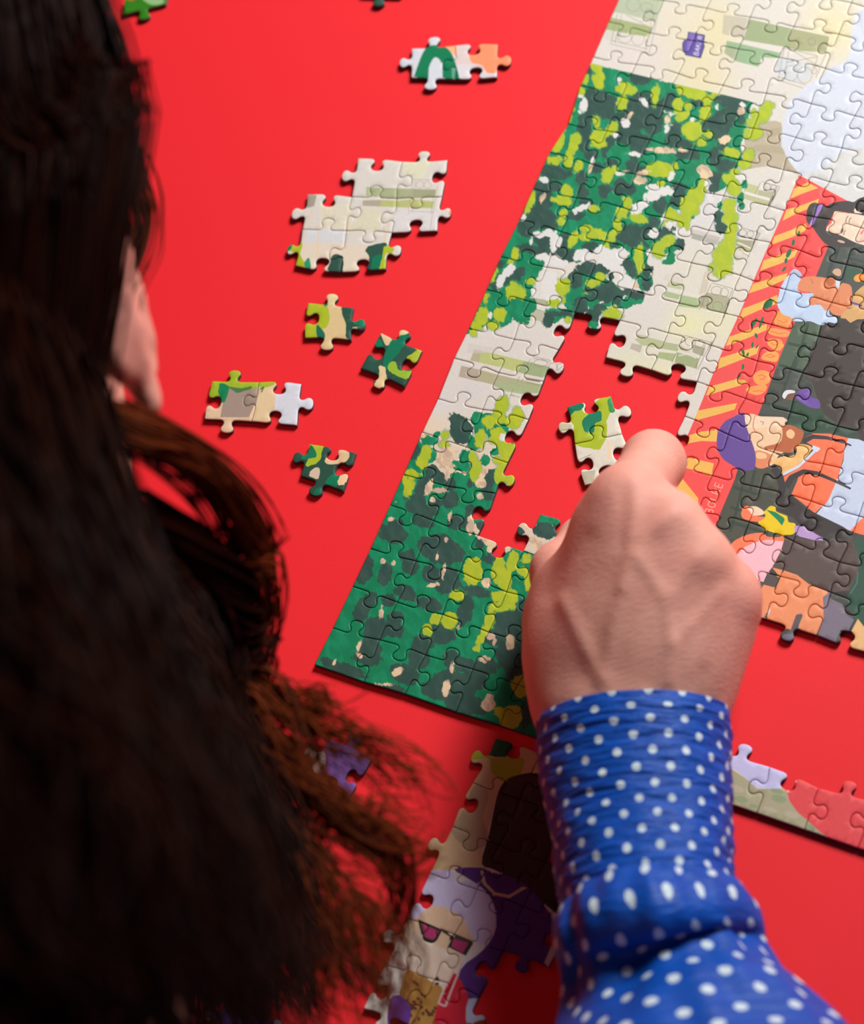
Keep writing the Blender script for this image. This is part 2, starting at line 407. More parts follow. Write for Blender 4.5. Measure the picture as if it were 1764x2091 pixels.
for f, x, y, rx, ry, ro in ((tI, 980, 165, 15, 42, 12), (tI, 915, 265, 20, 42, 10), (tI, 860, 395, 26, 62, 25), (tI, 828, 485, 20, 36, 10), (tI, 805, 585, 16, 40, 40), (tI, 610, 1000, 36, 75, 25), (tI, 650, 1000, 14, 60, 20), (tI, 445, 1230, 20, 70, 30), (tI, 530, 1225, 18, 80, 20), (tI, 470, 1385, 18, 34, -20), (tI, 425, 1490, 14, 34, 10), (tI, 312, 1580, 18, 44, -15), (tI, 362, 1620, 14, 40, 25), (tI, 480, 1515, 10, 30, 40), (tI, 310, 1750, 14, 30, 5), (tJ, 675, 220, 10, 26, 15), (tJ, 645, 290, 12, 26, 20), (tJ, 760, 20, 8, 30, 5)):
    x, y = f([(x, y)])[0]
    lay(ell(x, y, rx * (SJ if f is tJ else SA), ry * (SJ if f is tJ else SA), ro, 8), (40, 112, 74), 1, False)

# ---- dark plaid walls beside the awning
PLD = (78, 84, 78)
lay([(1693, 498), (1780, 495), (1780, 900), (1700, 905), (1640, 850), (1600, 850), (1551, 843), (1586, 746), (1624, 656), (1666, 564)], PLD, 1, False)
lay(tI([(930, 1225), (1250, 1240), (1250, 1780), (700, 1780), (820, 1470)]), (84, 104, 82), .8, False)
lay(tJ([(600, 1232), (720, 1140), (940, 1110), (1040, 1250), (1200, 1500), (1000, 1790), (380, 1760), (460, 1580)]), (78, 82, 72), 1, False)
for f, pts in ((tI, [(1480, 290), (1410, 480)], ), (tI, [(1380, 510), (1310, 700)]), (tI, [(1560, 440), (1764, 500)]), (tI, [(1090, 1240), (1000, 1560), (930, 1780)]), (tI, [(850, 1475), (1130, 1535)]), (tI, [(1320, 1240), (1250, 1330)]), (tJ, [(1240, 0), (1180, 60)]), (tJ, [(1180, 60), (1100, 260), (1020, 480)]), (tJ, [(1000, 200), (1220, 260)]), (tJ, [(930, 340), (1060, 370)]), (tJ, [(870, 540), (1080, 600)]), (tJ, [(690, 1200), (640, 1420), (560, 1700)]), (tJ, [(590, 1300), (820, 1370)]), (tJ, [(560, 1480), (650, 1510)]), (tJ, [(780, 1150), (740, 1330)]), (tJ, [(720, 1620), (680, 1760)]), (tJ, [(520, 1600), (900, 1720)])):
    stroke(f(pts), 6, (46, 68, 58), .7)
lay(tI([(1560, 560), (1640, 560), (1764, 640), (1764, 760), (1640, 720), (1540, 690)]), (52, 92, 72), .8)

# ---- dark-haired woman at the top
HAIR = (70, 64, 64)
lay(tH([(1070, 1400), (1105, 1290), (1180, 1255), (1290, 1300), (1400, 1255), (1560, 1235), (1640, 1250), (1720, 1200), (1900, 1180), (1900, 1420), (1700, 1400), (1440, 1360), (1400, 1390), (1360, 1470), (1310, 1590), (1480, 1650), (1660, 1745), (1600, 1790), (1340, 1775), (1220, 1660), (1150, 1560), (1080, 1490)]), HAIR)
lay(tH([(1400, 1395), (1440, 1362), (1700, 1412), (1900, 1440), (1900, 1760), (1700, 1750), (1480, 1650), (1330, 1605), (1310, 1585), (1330, 1540), (1375, 1500)]), (238, 212, 188))
quad(tH([(1690, 1740), (1764, 1560), (1850, 1560), (1850, 1760)]), (242, 196, 186), .8)
lay(tH([(1660, 1260), (1764, 1290), (1850, 1290), (1850, 1400), (1720, 1400), (1640, 1340)]), (60, 54, 54))
quad(tH([(1640, 1340), (1700, 1345), (1740, 1390), (1650, 1380)]), (235, 205, 180))
lay(tH([(1205, 1292), (1262, 1280), (1250, 1335), (1185, 1450), (1145, 1532), (1112, 1512), (1160, 1420), (1180, 1350)]), (166, 130, 206))
for pts in ([(1545, 1500), (1550, 1450), (1575, 1415)], [(1585, 1500), (1590, 1460), (1612, 1435)], [(1480, 1630), (1490, 1590), (1510, 1565)], [(1520, 1650), (1525, 1610), (1545, 1590)]):
    stroke(tH(pts), 1.7, (90, 70, 62), .9)
stroke(tH([(1395, 1430), (1440, 1375), (1520, 1375)]), 1.2, (150, 110, 95), .7)
lay(tH([(1720, 1620), (1764, 1570), (1764, 1590), (1735, 1640)]), (240, 120, 130))
lay(ell(*tH([(1490, 1725)])[0], 8, 2.5, 15, 8), (225, 195, 170), .8)

# ---- light blue cloth, orange skin, tan collar
lay(tI([(870, 650), (1000, 700), (1010, 745), (965, 825), (1030, 875), (1160, 880), (1135, 1000), (1230, 1010), (1340, 1020), (1350, 1130), (1430, 1150), (1425, 1240), (1250, 1260), (1120, 1212), (940, 1212), (880, 1160), (780, 1120), (720, 1000), (740, 900), (770, 790)]), (192, 212, 238))
lay(tI([(868, 645), (935, 580), (1012, 640), (1000, 695), (930, 680)]), (188, 202, 228))
lay(tI([(1005, 712), (1120, 672), (1300, 690), (1430, 720), (1470, 790), (1510, 752), (1615, 800), (1612, 1000), (1590, 1052), (1390, 1000), (1320, 1100), (1230, 1005), (1130, 1022), (1100, 960), (1160, 880), (975, 830)]), (224, 140, 98))
lay(tI([(1350, 1062), (1400, 1000), (1565, 1052), (1490, 1142), (1390, 1125)]), (222, 138, 96))
quad(tI([(1428, 725), (1480, 730), (1470, 790), (1440, 850), (1425, 790)]), (214, 220, 234))
lay(tI([(1385, 625), (1420, 580), (1480, 590), (1490, 650), (1450, 670)]), (214, 170, 140))
lay(ell(*tI([(1360, 730)])[0], 9, 10), (190, 108, 70))
lay(ell(*tI([(1710, 690)])[0], 12, 8, -15), (246, 150, 60))
stroke(tI([(1120, 690), (1150, 760), (1130, 700)]), 1.4, (150, 100, 75), .5)
lay(tI([(1640, 900), (1764, 780), (1880, 780), (1880, 1190), (1700, 1185), (1600, 1232), (1530, 1182), (1480, 1160), (1560, 1062), (1612, 1052)]), (212, 166, 106))
stroke(tI([(1620, 990), (1740, 1025)]), 4.5, (92, 82, 150))

# ---- big dark hair, purple band, green jacket
BLK = (68, 61, 58)
lay(tI([(1235, 1275), (1340, 1220), (1430, 1240), (1490, 1190), (1540, 1178), (1600, 1232), (1680, 1190), (1880, 1180), (1880, 1800), (1090, 1800), (1180, 1560), (1225, 1420)]), BLK, 1, False)
lay(tJ([(1310, -10), (1840, -10), (1840, 700), (1760, 930), (1730, 920), (1690, 765), (1540, 740), (1400, 640), (1360, 560), (1300, 360), (1225, 312), (1250, 180), (1290, 60)]), BLK, 1, False)
lay(tJ([(1095, 520), (1180, 520), (1290, 580), (1390, 600), (1410, 680), (1510, 750), (1480, 800), (1300, 820), (1240, 812), (1215, 790), (1090, 720)]), (56, 82, 66), 1, False)
lay(tJ([(1510, 750), (1690, 765), (1730, 860), (1620, 862), (1480, 815)]), (58, 78, 66), 1, False)
lay(tJ([(1155, 465), (1180, 430), (1250, 415), (1290, 450), (1292, 492), (1355, 512), (1366, 586), (1280, 582), (1190, 532), (1150, 492)]), (112, 82, 162))
lay(tJ([(1028, 475), (1060, 428), (1130, 428), (1142, 450), (1080, 462), (1050, 505)]), (222, 224, 228))
lay(tJ([(1060, 492), (1100, 460), (1155, 470), (1120, 512), (1080, 514)]), (124, 84, 66))

# ---- woman with the purple turban
lay(tJ([(690, 652), (760, 640), (830, 662), (930, 672), (1040, 670), (1052, 722), (1040, 765), (1100, 740), (1212, 800), (1190, 900), (1100, 960), (1000, 1010), (940, 1100), (800, 1125), (785, 1000), (745, 880), (708, 770)]), (238, 204, 166))
lay(tJ([(700, 660), (830, 662), (1040, 672), (1050, 720), (900, 760), (720, 760)]), (240, 216, 188), .8)
lay(tJ([(1030, 755), (1090, 738), (1212, 790), (1216, 840), (1190, 900), (1150, 950), (1100, 990), (960, 970), (860, 940), (1000, 900), (1030, 830)]), (186, 104, 66))
lay(tJ([(1066, 800), (1105, 778), (1142, 815), (1118, 862), (1072, 845)]), (238, 196, 146))
lay(tJ([(780, 975), (910, 1000), (930, 1070), (870, 1130), (785, 1112)]), (222, 140, 98))
lay(tJ([(800, 985), (880, 1000), (880, 1040), (800, 1040)]), (240, 196, 150))
lay(tJ([(935, 1075), (1010, 1030), (1150, 1005), (1160, 920), (1250, 918), (1292, 960), (1180, 1090), (1040, 1175), (1018, 1120)]), (240, 192, 122))
lay(tJ([(685, 630), (640, 640), (590, 668), (515, 705), (462, 775), (440, 850), (442, 945), (490, 1040), (560, 1092), (640, 1138), (735, 1150), (782, 1120), (786, 1000), (742, 860), (712, 775), (692, 700)]), (104, 78, 154))
stroke(tJ([(785, 650), (770, 700), (765, 760), (785, 800)]), 2.2, (222, 130, 92), .9)
stroke(tJ([(830, 705), (860, 715), (850, 740)]), 1.5, (140, 90, 75), .8)
stroke(tJ([(1300, 940), (1340, 960), (1270, 1030), (1180, 1110), (1030, 1190)]), 9, (208, 219, 240), 1, 5)
lay(tJ([(1225, 885), (1240, 850), (1310, 815), (1450, 818), (1625, 858), (1600, 940), (1572, 1060), (1512, 1262), (1442, 1420), (1322, 1535), (1110, 1365), (1160, 1250), (1180, 1190), (1045, 1262), (1040, 1205), (1180, 1125), (1310, 1000), (1350, 965), (1290, 920)]), (248, 122, 84), 1, False)
lay(tJ([(1622, 858), (1720, 870), (1840, 920), (1840, 1560), (1700, 1625), (1640, 1692), (1560, 1662), (1330, 1545), (1442, 1420), (1502, 1280), (1580, 1060), (1592, 940)]), (199, 213, 237), 1, False)
lay(tJ([(1640, 1692), (1700, 1622), (1800, 1540), (1800, 1740), (1720, 1720)]), (250, 128, 92), 1, False)
stroke(tJ([(1300, 935), (1355, 955), (1330, 975)]), 6, (214, 222, 240))
stroke(tJ([(1215, 890), (1300, 845), (1430, 855), (1560, 890), (1650, 925)]), 11, (66, 60, 62), 1, 3)
stroke(tJ([(1060, 1300), (1110, 1215), (1220, 1160), (1340, 1175), (1480, 1235), (1645, 1315)]), 14, (64, 58, 60), 1, 4)
stroke(tJ([(945, 1130), (1000, 1190), (1030, 1300), (1000, 1440)]), 15, (62, 58, 60))
quad(tJ([(1060, 1370), (1120, 1385), (1220, 1480), (1400, 1570), (1575, 1655), (1640, 1700), (1600, 1780), (1250, 1710), (1120, 1570), (970, 1500)]), (64, 59, 59))

# ---- child in yellow, pink and orange clothes
lay(tM([(590, 240), (640, 195), (700, 210), (712, 262), (800, 300), (842, 320), (860, 390), (940, 410), (930, 522), (820, 542), (630, 500), (560, 445), (490, 390), (580, 322), (560, 272)]), (232, 204, 32))
lay(tM([(590, 240), (700, 268), (800, 335), (812, 362), (780, 432), (720, 362)]), (32, 136, 88), 1, False)
lay(tM([(300, 250), (330, 200), (385, 200), (395, 265), (440, 312), (572, 330), (500, 382), (390, 372), (310, 342), (288, 290)]), (250, 128, 90))
lay(tM([(370, 212), (470, 200), (562, 262), (545, 302), (440, 310), (392, 262)]), (241, 216, 188))
quad(tM([(930, 430), (990, 438), (1060, 448), (1200, 540), (1292, 590), (1275, 612), (1150, 602), (990, 562), (930, 512)]), (186, 156, 210))
lay(tM([(180, 640), (270, 580), (400, 530), (550, 518), (600, 562), (700, 570), (812, 566), (800, 622), (600, 605), (450, 635), (330, 700), (220, 800), (150, 740)]), (250, 128, 92))
quad(tM([(220, 800), (330, 690), (450, 632), (600, 602), (800, 620), (765, 740), (660, 932), (600, 1010), (555, 1110), (300, 1000)]), (238, 190, 202))
quad(tM([(815, 568), (1130, 600), (1290, 620), (1560, 600), (1640, 620), (1700, 900), (1680, 1000), (1590, 1210), (1350, 1235), (1100, 1132), (960, 1012), (800, 942), (660, 932), (765, 740)]), (92, 80, 76))
quad(tM([(1640, 610), (1780, 560), (1780, 1700), (1690, 1560), (1640, 1545), (1560, 1345), (1590, 1200), (1690, 1000), (1735, 880)]), (52, 88, 72))
stroke(tM([(1600, 1250), (1680, 1120), (1690, 980)]), 1.6, (120, 130, 150), .7)
lay(tM([(660, 932), (780, 962), (960, 1022), (1100, 1132), (1350, 1222), (1290, 1300), (1280, 1450), (1272, 1620), (1190, 1760), (960, 1712), (830, 1662), (540, 1570), (480, 1450), (500, 1240), (560, 1140), (720, 1182), (742, 1032)]), (234, 150, 106), 1, False)
quad(tM([(560, 1110), (620, 1012), (690, 1050), (728, 1090), (715, 1182), (552, 1130)]), (88, 82, 80))
quad(tM([(950, 1500), (1010, 1488), (1030, 1510), (985, 1620), (965, 1750), (972, 1830), (880, 1870), (775, 1820), (790, 1750), (880, 1690)]), (98, 92, 98))
quad(tM([(795, 1745), (965, 1710), (985, 1840), (880, 1880), (760, 1830)]), (112, 108, 126))
quad(tM([(1270, 1290), (1340, 1240), (1370, 1312), (1500, 1372), (1550, 1500), (1645, 1560), (1580, 1685), (1480, 1685), (1420, 1830), (1190, 1760), (1272, 1602), (1282, 1450)]), (126, 119, 134))
quad(tM([(1690, 1550), (1790, 1680), (1790, 2000), (1500, 1890), (1590, 1740)]), (236, 190, 130))
lay(tM([(600, 1480), (632, 1420), (640, 1450), (612, 1510)]), (220, 222, 226))
quad(tM([(570, 1510), (612, 1490), (600, 1550), (560, 1540)]), (110, 100, 98))
lettering('BOIRE', *tJ([(395, 1548), (505, 1250)]), (-.95, -.3), 15.5, 1.5, (246, 196, 170), .85)

# ---- border strip at the bottom
lay(tK([(-100, 380), (150, 380), (350, 520), (420, 620), (560, 640), (700, 655), (820, 640), (900, 420), (600, 300), (400, 60), (100, 60)]), (200, 198, 238), 1, False)
quad(tK([(-300, 300), (150, 400), (350, 530), (480, 650), (820, 650), (870, 800), (960, 920), (1080, 1020), (1320, 1240), (1300, 1300), (-300, 800)]), (176, 170, 138))
for x, y, rx, ry in ((290, 780, 80, 40), (440, 860, 60, 25), (740, 770, 90, 45), (720, 680, 80, 25), (1130, 1120, 60, 40)):
    lay(ell(*tK([(x, y)])[0], rx * SA, ry * SA, 15), (142, 160, 122), .8)
for x, y, rx, ry in ((240, 650, 90, 40), (900, 960, 90, 40), (640, 900, 90, 30)):
    lay(ell(*tK([(x, y)])[0], rx * SA, ry * SA, 15), (190, 180, 158), .8)
quad(tK([(822, 640), (860, 700), (1000, 500), (1400, 600), (1600, 500), (2000, 700), (2000, 1600), (1330, 1250), (1080, 1030), (960, 925), (870, 800)]), (232, 78, 82))
stroke(tK([(1000, 520), (1150, 590)]), 4, (222, 190, 160))

# ---- loose pairs and groups
quad(tT([(100, 100), (860, 100), (860, 1000), (100, 1000)]), (214, 218, 226))
quad(tT([(860, 200), (1640, 200), (1640, 800), (870, 800)]), (226, 206, 204))
quad(tT([(880, 540), (1060, 540), (1200, 600), (1400, 650), (1400, 760), (880, 760)]), (222, 218, 224), .9)
lay(tT([(730, 322), (860, 280), (890, 300), (890, 460), (840, 400), (790, 350)]), (252, 178, 132))
lay(tT([(1060, 340), (1160, 280), (1400, 270), (1420, 400), (1600, 400), (1600, 580), (1400, 600), (1370, 640), (1260, 640), (1200, 550), (1080, 520), (1050, 440)]), (252, 150, 106))
lay(tT([(380, 740), (440, 520), (500, 380), (560, 318), (640, 306), (740, 322), (810, 370), (855, 450), (892, 560), (920, 740), (745, 740), (722, 560), (690, 480), (640, 452), (600, 490), (562, 580), (540, 740)]), (4, 124, 82))
quad(tT([(835, 570), (880, 570), (862, 720), (840, 720)]), (120, 176, 160), .7)
for pts, c, al in (([(830, 448), (1100, 462), (1455, 472), (1445, 545), (1100, 555), (825, 530)], (168, 178, 134), .95), ([(800, 570), (960, 565), (1100, 572), (1240, 558), (1440, 580), (1425, 640), (1230, 635), (960, 625), (800, 618)], (184, 190, 118), .95), ([(795, 570), (960, 565), (960, 625), (795, 618)], (178, 168, 148), .95), ([(1250, 470), (1455, 472), (1445, 545), (1250, 545)], (160, 166, 130), .8), ([(295, 510), (385, 510), (360, 620), (300, 640)], (160, 152, 134), .9),
                   ([(240, 940), (650, 960), (1060, 1000), (1010, 1230), (180, 1180)], (232, 214, 186), .6), ([(1100, 650), (1500, 660), (1470, 870), (1050, 860)], (222, 220, 222), .7), ([(400, 600), (700, 600), (690, 830), (420, 830)], (224, 218, 190), .6), ([(790, 640), (960, 650), (960, 850), (660, 850)], (218, 216, 186), .8), ([(1160, 220), (1420, 220), (1330, 380), (1160, 340)], (224, 222, 190), .8), ([(250, 830), (640, 840), (640, 950), (240, 950)], (214, 216, 222), .8)):
    quad(tO(pts), c, al)
for pts in ([(1255, 385), (1415, 385)], [(1250, 400), (1205, 700)], [(1275, 400), (1240, 680)], [(1470, 440), (1400, 840)], [(1440, 470), (1410, 690)], [(1220, 665), (1440, 675)], [(1250, 530), (1460, 540)]):
    stroke(tO(pts), 1.2, (160, 136, 120), .6)
for pts in ([(340, 660), (285, 840), (250, 960)], [(680, 760), (650, 860)], [(1025, 770), (985, 960)], [(400, 780), (390, 1050)], [(460, 620), (450, 720)]):
    stroke(tO(pts), 2.2, (240, 198, 140), .7)
for x, y in ((1310, 430), (1380, 432)):
    cx, cy = tO([(x, y)])[0]
    ring(cx, cy, 8, 7, 1.1, (160, 136, 120), .6)
lay(tO([(1580, 660), (1630, 680), (1630, 740), (1575, 755)]), (244, 130, 90))
ROUGH[0] = 0.7
lay(tO([(80, 920), (160, 910), (250, 950), (235, 1050), (300, 1200), (160, 1200), (210, 1060), (90, 1010)]), (172, 190, 44))
lay(tO([(80, 920), (130, 920), (165, 970), (130, 1030), (90, 1010)]), (0, 128, 88))
lay(tO([(270, 1130), (310, 1090), (330, 1150), (300, 1220)]), (40, 150, 110))
lay(tO([(500, 1130), (530, 1060), (600, 1060), (620, 1110), (600, 1250), (480, 1230)]), (46, 82, 70))
lay(tO([(820, 1010), (890, 970), (1010, 955), (1000, 1060), (960, 1200), (880, 1230), (800, 1200), (850, 1090)]), (42, 84, 70))
lay(tO([(880, 1100), (930, 1060), (980, 1080), (960, 1210), (880, 1200)]), (0, 120, 84))
lay(tO([(985, 990), (1070, 990), (1060, 1040), (1000, 1060), (1000, 1210), (940, 1200), (970, 1090)]), (176, 192, 46))
# single pieces
quad(tS([(700, 0), (1300, 0), (1300, 520), (700, 520)]), (222, 198, 146))
lay(tS([(780, 120), (930, 140), (960, 250), (930, 320), (870, 320), (870, 390), (770, 400), (760, 260)]), (174, 192, 40))
lay(tS([(1060, 160), (1140, 150), (1140, 230), (1260, 210), (1260, 310), (1130, 310), (1120, 420), (1080, 390), (1080, 300), (1050, 210)]), (36, 84, 68))
lay(tS([(1135, 240), (1200, 215), (1245, 250), (1225, 300), (1140, 285)]), (0, 126, 88))
lay(tS([(920, 60), (960, 60), (950, 150), (920, 150)]), (0, 130, 92))
lay(tS([(865, 300), (900, 310), (930, 380), (900, 420), (870, 370)]), (20, 110, 86))
lay(tS([(940, 60), (1010, 50), (1010, 130), (960, 140)]), (226, 214, 160))
quad(tS([(1160, 310), (1660, 310), (1660, 800), (1160, 800)]), (40, 84, 70))
lay(tS([(1460, 330), (1520, 310), (1540, 350), (1470, 370)]), (222, 210, 156))
lay(tS([(1330, 340), (1400, 380), (1420, 420), (1370, 440)]), (220, 196, 150))
lay(tS([(1400, 420), (1460, 370), (1545, 380), (1480, 470), (1400, 560), (1360, 640), (1350, 540)]), (0, 120, 86))
lay(tS([(1530, 520), (1640, 460), (1630, 540), (1570, 600), (1520, 560)]), (176, 192, 46))
lay(tS([(1390, 570), (1440, 560), (1460, 620), (1550, 630), (1530, 690), (1430, 650), (1390, 620)]), (150, 190, 50))
lay(tS([(1320, 590), (1360, 600), (1370, 680), (1350, 740), (1280, 730), (1320, 660)]), (230, 206, 156))
lay(tS([(1270, 430), (1330, 400), (1340, 460), (1290, 480)]), (0, 128, 88))
quad(tS([(0, 590), (460, 590), (445, 800), (390, 1100), (0, 1100)]), (228, 198, 164))
quad(tS([(215, 745), (450, 740), (440, 830), (380, 960), (175, 960)]), (166, 148, 134))
lay(tS([(250, 600), (370, 600), (370, 690), (450, 690), (450, 740), (330, 770), (230, 750), (190, 840), (80, 830), (110, 690)]), (160, 190, 44))
lay(tS([(170, 720), (240, 740), (210, 850), (170, 830)]), (20, 136, 84))
lay(tS([(240, 740), (330, 750), (400, 735), (390, 760), (290, 780)]), (60, 120, 70), .9)
quad(tS([(450, 690), (590, 690), (575, 830), (560, 1040), (390, 1040), (440, 850)]), (230, 206, 162))
quad(tS([(590, 680), (880, 680), (880, 1060), (560, 1060), (570, 830)]), (216, 222, 232))
lay(tS([(455, 680), (580, 690), (570, 720), (500, 745), (455, 740)]), (164, 190, 44))
quad(tS([(320, 800), (450, 790), (430, 880), (340, 890)]), (162, 144, 130))
stroke(tS([(460, 760), (490, 740), (470, 780)]), 2.5, (60, 110, 80))
quad(tS([(650, 1120), (1200, 1120), (1200, 1580), (650, 1580)]), (40, 82, 66))
lay(tS([(815, 1140), (920, 1140), (910, 1200), (880, 1280), (790, 1310), (820, 1220)]), (170, 192, 46))
lay(tS([(830, 1160), (870, 1240), (800, 1260), (760, 1250)]), (20, 124, 84))
lay(tS([(930, 1270), (990, 1180), (1100, 1210), (1080, 1280), (960, 1300)]), (226, 196, 154))
lay(tS([(815, 1380), (840, 1330), (890, 1330), (880, 1400)]), (214, 196, 170))
lay(tS([(930, 1440), (980, 1370), (1040, 1400), (1000, 1460)]), (0, 124, 86))
lay(tS([(1020, 1420), (1060, 1370), (1110, 1380), (1080, 1440), (1030, 1450)]), (236, 206, 160))
lay(tS([(860, 1480), (930, 1470), (940, 1560), (850, 1550)]), (16, 110, 80))
# pair in the gap of the puzzle
quad(tU([(200, 180), (960, 180), (1010, 1060), (400, 1060)]), (224, 220, 204))
lay(tU([(340, 330), (460, 280), (500, 370), (620, 250), (740, 210), (740, 340), (700, 440), (700, 560), (640, 690), (560, 690), (410, 640), (400, 480), (370, 440)]), (172, 192, 40))
lay(tU([(340, 320), (420, 270), (490, 290), (470, 340), (400, 360), (370, 400)]), (14, 122, 90))
lay(tU([(520, 390), (640, 350), (650, 430), (590, 470), (580, 540), (510, 540), (480, 460)]), (18, 126, 92))
lay(tU([(710, 260), (745, 230), (775, 340), (730, 360)]), (60, 150, 80))
quad(tU([(250, 450), (380, 470), (380, 520), (250, 540)]), (196, 196, 160), .9)
quad(tU([(700, 620), (730, 620), (740, 760), (710, 780)]), (240, 212, 170), .8)
quad(tU([(455, 900), (600, 880), (580, 980), (500, 1020)]), (190, 186, 160), .9)
stroke(tU([(250, 530), (380, 510)]), 1.5, (120, 100, 90), .7)
stroke(tU([(440, 790), (560, 740)]), 1.3, (130, 110, 100), .7)

ROUGH[0] = 0.0
# ---- second block near the front edge
lay(tQ([(560, 80), (1200, 80), (1200, 460), (900, 420), (800, 480), (740, 700), (690, 900), (740, 1000), (300, 1010), (280, 600)]), (206, 180, 140), 1, False)
lay(tQ([(600, 150), (700, 150), (760, 230), (900, 220), (990, 250), (900, 420), (760, 330), (740, 230), (620, 240)]), (166, 176, 40))
lay(tQ([(760, 80), (930, 90), (900, 210), (740, 210)]), (30, 92, 58))
lay(tQ([(640, 420), (740, 470), (700, 640), (740, 800), (620, 870), (480, 740), (560, 600)]), (168, 150, 124), .7)
lay(tQ([(820, 430), (900, 360), (1100, 340), (1300, 500), (1300, 1300), (1000, 1140), (790, 1010), (690, 960), (740, 760), (780, 560)]), (62, 40, 32))
lay(tQ([(500, 1000), (680, 990), (760, 1020), (1000, 1110), (1200, 1400), (1100, 1700), (1050, 1900), (800, 2073), (560, 1900), (540, 1700), (700, 1560), (790, 1400), (750, 1200), (620, 1080)]), (88, 48, 132))
stroke(tQ([(690, 1010), (710, 1100), (780, 1170), (880, 1190), (1000, 1120)]), 6, (214, 190, 150))
lay(tQ([(240, 1140), (330, 1020), (480, 1010), (520, 1090), (620, 1080), (740, 1180), (790, 1320), (770, 1450), (690, 1530), (600, 1430), (560, 1330), (360, 1250), (240, 1370), (170, 1330), (200, 1250)]), (206, 200, 236))
lay(tQ([(150, 1380), (250, 1330), (360, 1250), (520, 1310), (600, 1420), (640, 1520), (560, 1600), (480, 1760), (360, 1790), (200, 1700), (150, 1600)]), (226, 196, 164))
lay(tQ([(150, 1420), (240, 1440), (400, 1540), (560, 1610), (470, 1760), (360, 1800), (190, 1700), (140, 1600)]), (226, 212, 196), .8)
for pts in ([(245, 1345), (420, 1420), (370, 1510), (280, 1490)], [(470, 1455), (640, 1500), (580, 1600), (460, 1540)]):
    quad(tQ(pts), (44, 50, 44))
for pts in ([(275, 1375), (395, 1430), (355, 1490), (295, 1470)], [(495, 1480), (600, 1510), (560, 1580), (480, 1535)]):
    quad(tQ(pts), (176, 56, 110))
stroke(tQ([(420, 1430), (470, 1460)]), 4, (44, 50, 44))
stroke(tQ([(640, 1500), (680, 1540), (560, 1650)]), 6, (214, 214, 224))
lay(tQ([(150, 1740), (200, 1700), (360, 1790), (420, 1840), (380, 2073), (180, 2090), (120, 1900)]), (176, 132, 66))
for i in range(26):
    rr = random.Random(i)
    x, y = rr.uniform(170, 390), rr.uniform(1750, 2060)
    lay(ell(*tQ([(x, y)])[0], 4.5, 3.5, rr.uniform(0, 90), 7), (92, 56, 34), 1, False)
lay(tQ([(420, 1840), (500, 1720), (560, 1800), (600, 1900), (590, 2090), (370, 2090), (380, 1960)]), (200, 34, 56))
stroke(tQ([(560, 1640), (480, 1840), (440, 1950), (390, 1930), (420, 1850), (500, 1700)]), 4, (216, 190, 190))
lay(tQ([(60, 1900), (130, 1880), (200, 1960), (170, 2090), (40, 2090)]), (96, 56, 142))
lay(tQ([(600, 1900), (740, 1930), (800, 1990), (720, 2030), (690, 2090), (590, 2090)]), (188, 204, 232))
lay(tQ([(780, 1870), (830, 1800), (890, 1860), (850, 1940), (790, 1930)]), (176, 166, 190))
lay(tQ([(870, 1960), (960, 1930), (1020, 2000), (960, 2090), (820, 2090)]), (196, 150, 96))
lay(tQ([(640, 2060), (760, 2040), (820, 2090), (640, 2120)]), (140, 66, 36))

# ---- foliage: dabs of each paint (x, y, half width, half height, tilt)
DABS = {'g': [], 'd': [], 'y': [], 'w': [], 'b': []}


def dabs(cls, f, s, items):
    for it in items:
        x, y = f([(it[0], it[1])])[0]
        DABS[cls].append((x, y, it[2] * s, it[3] * s, it[4] if len(it) > 4 else 20.0))


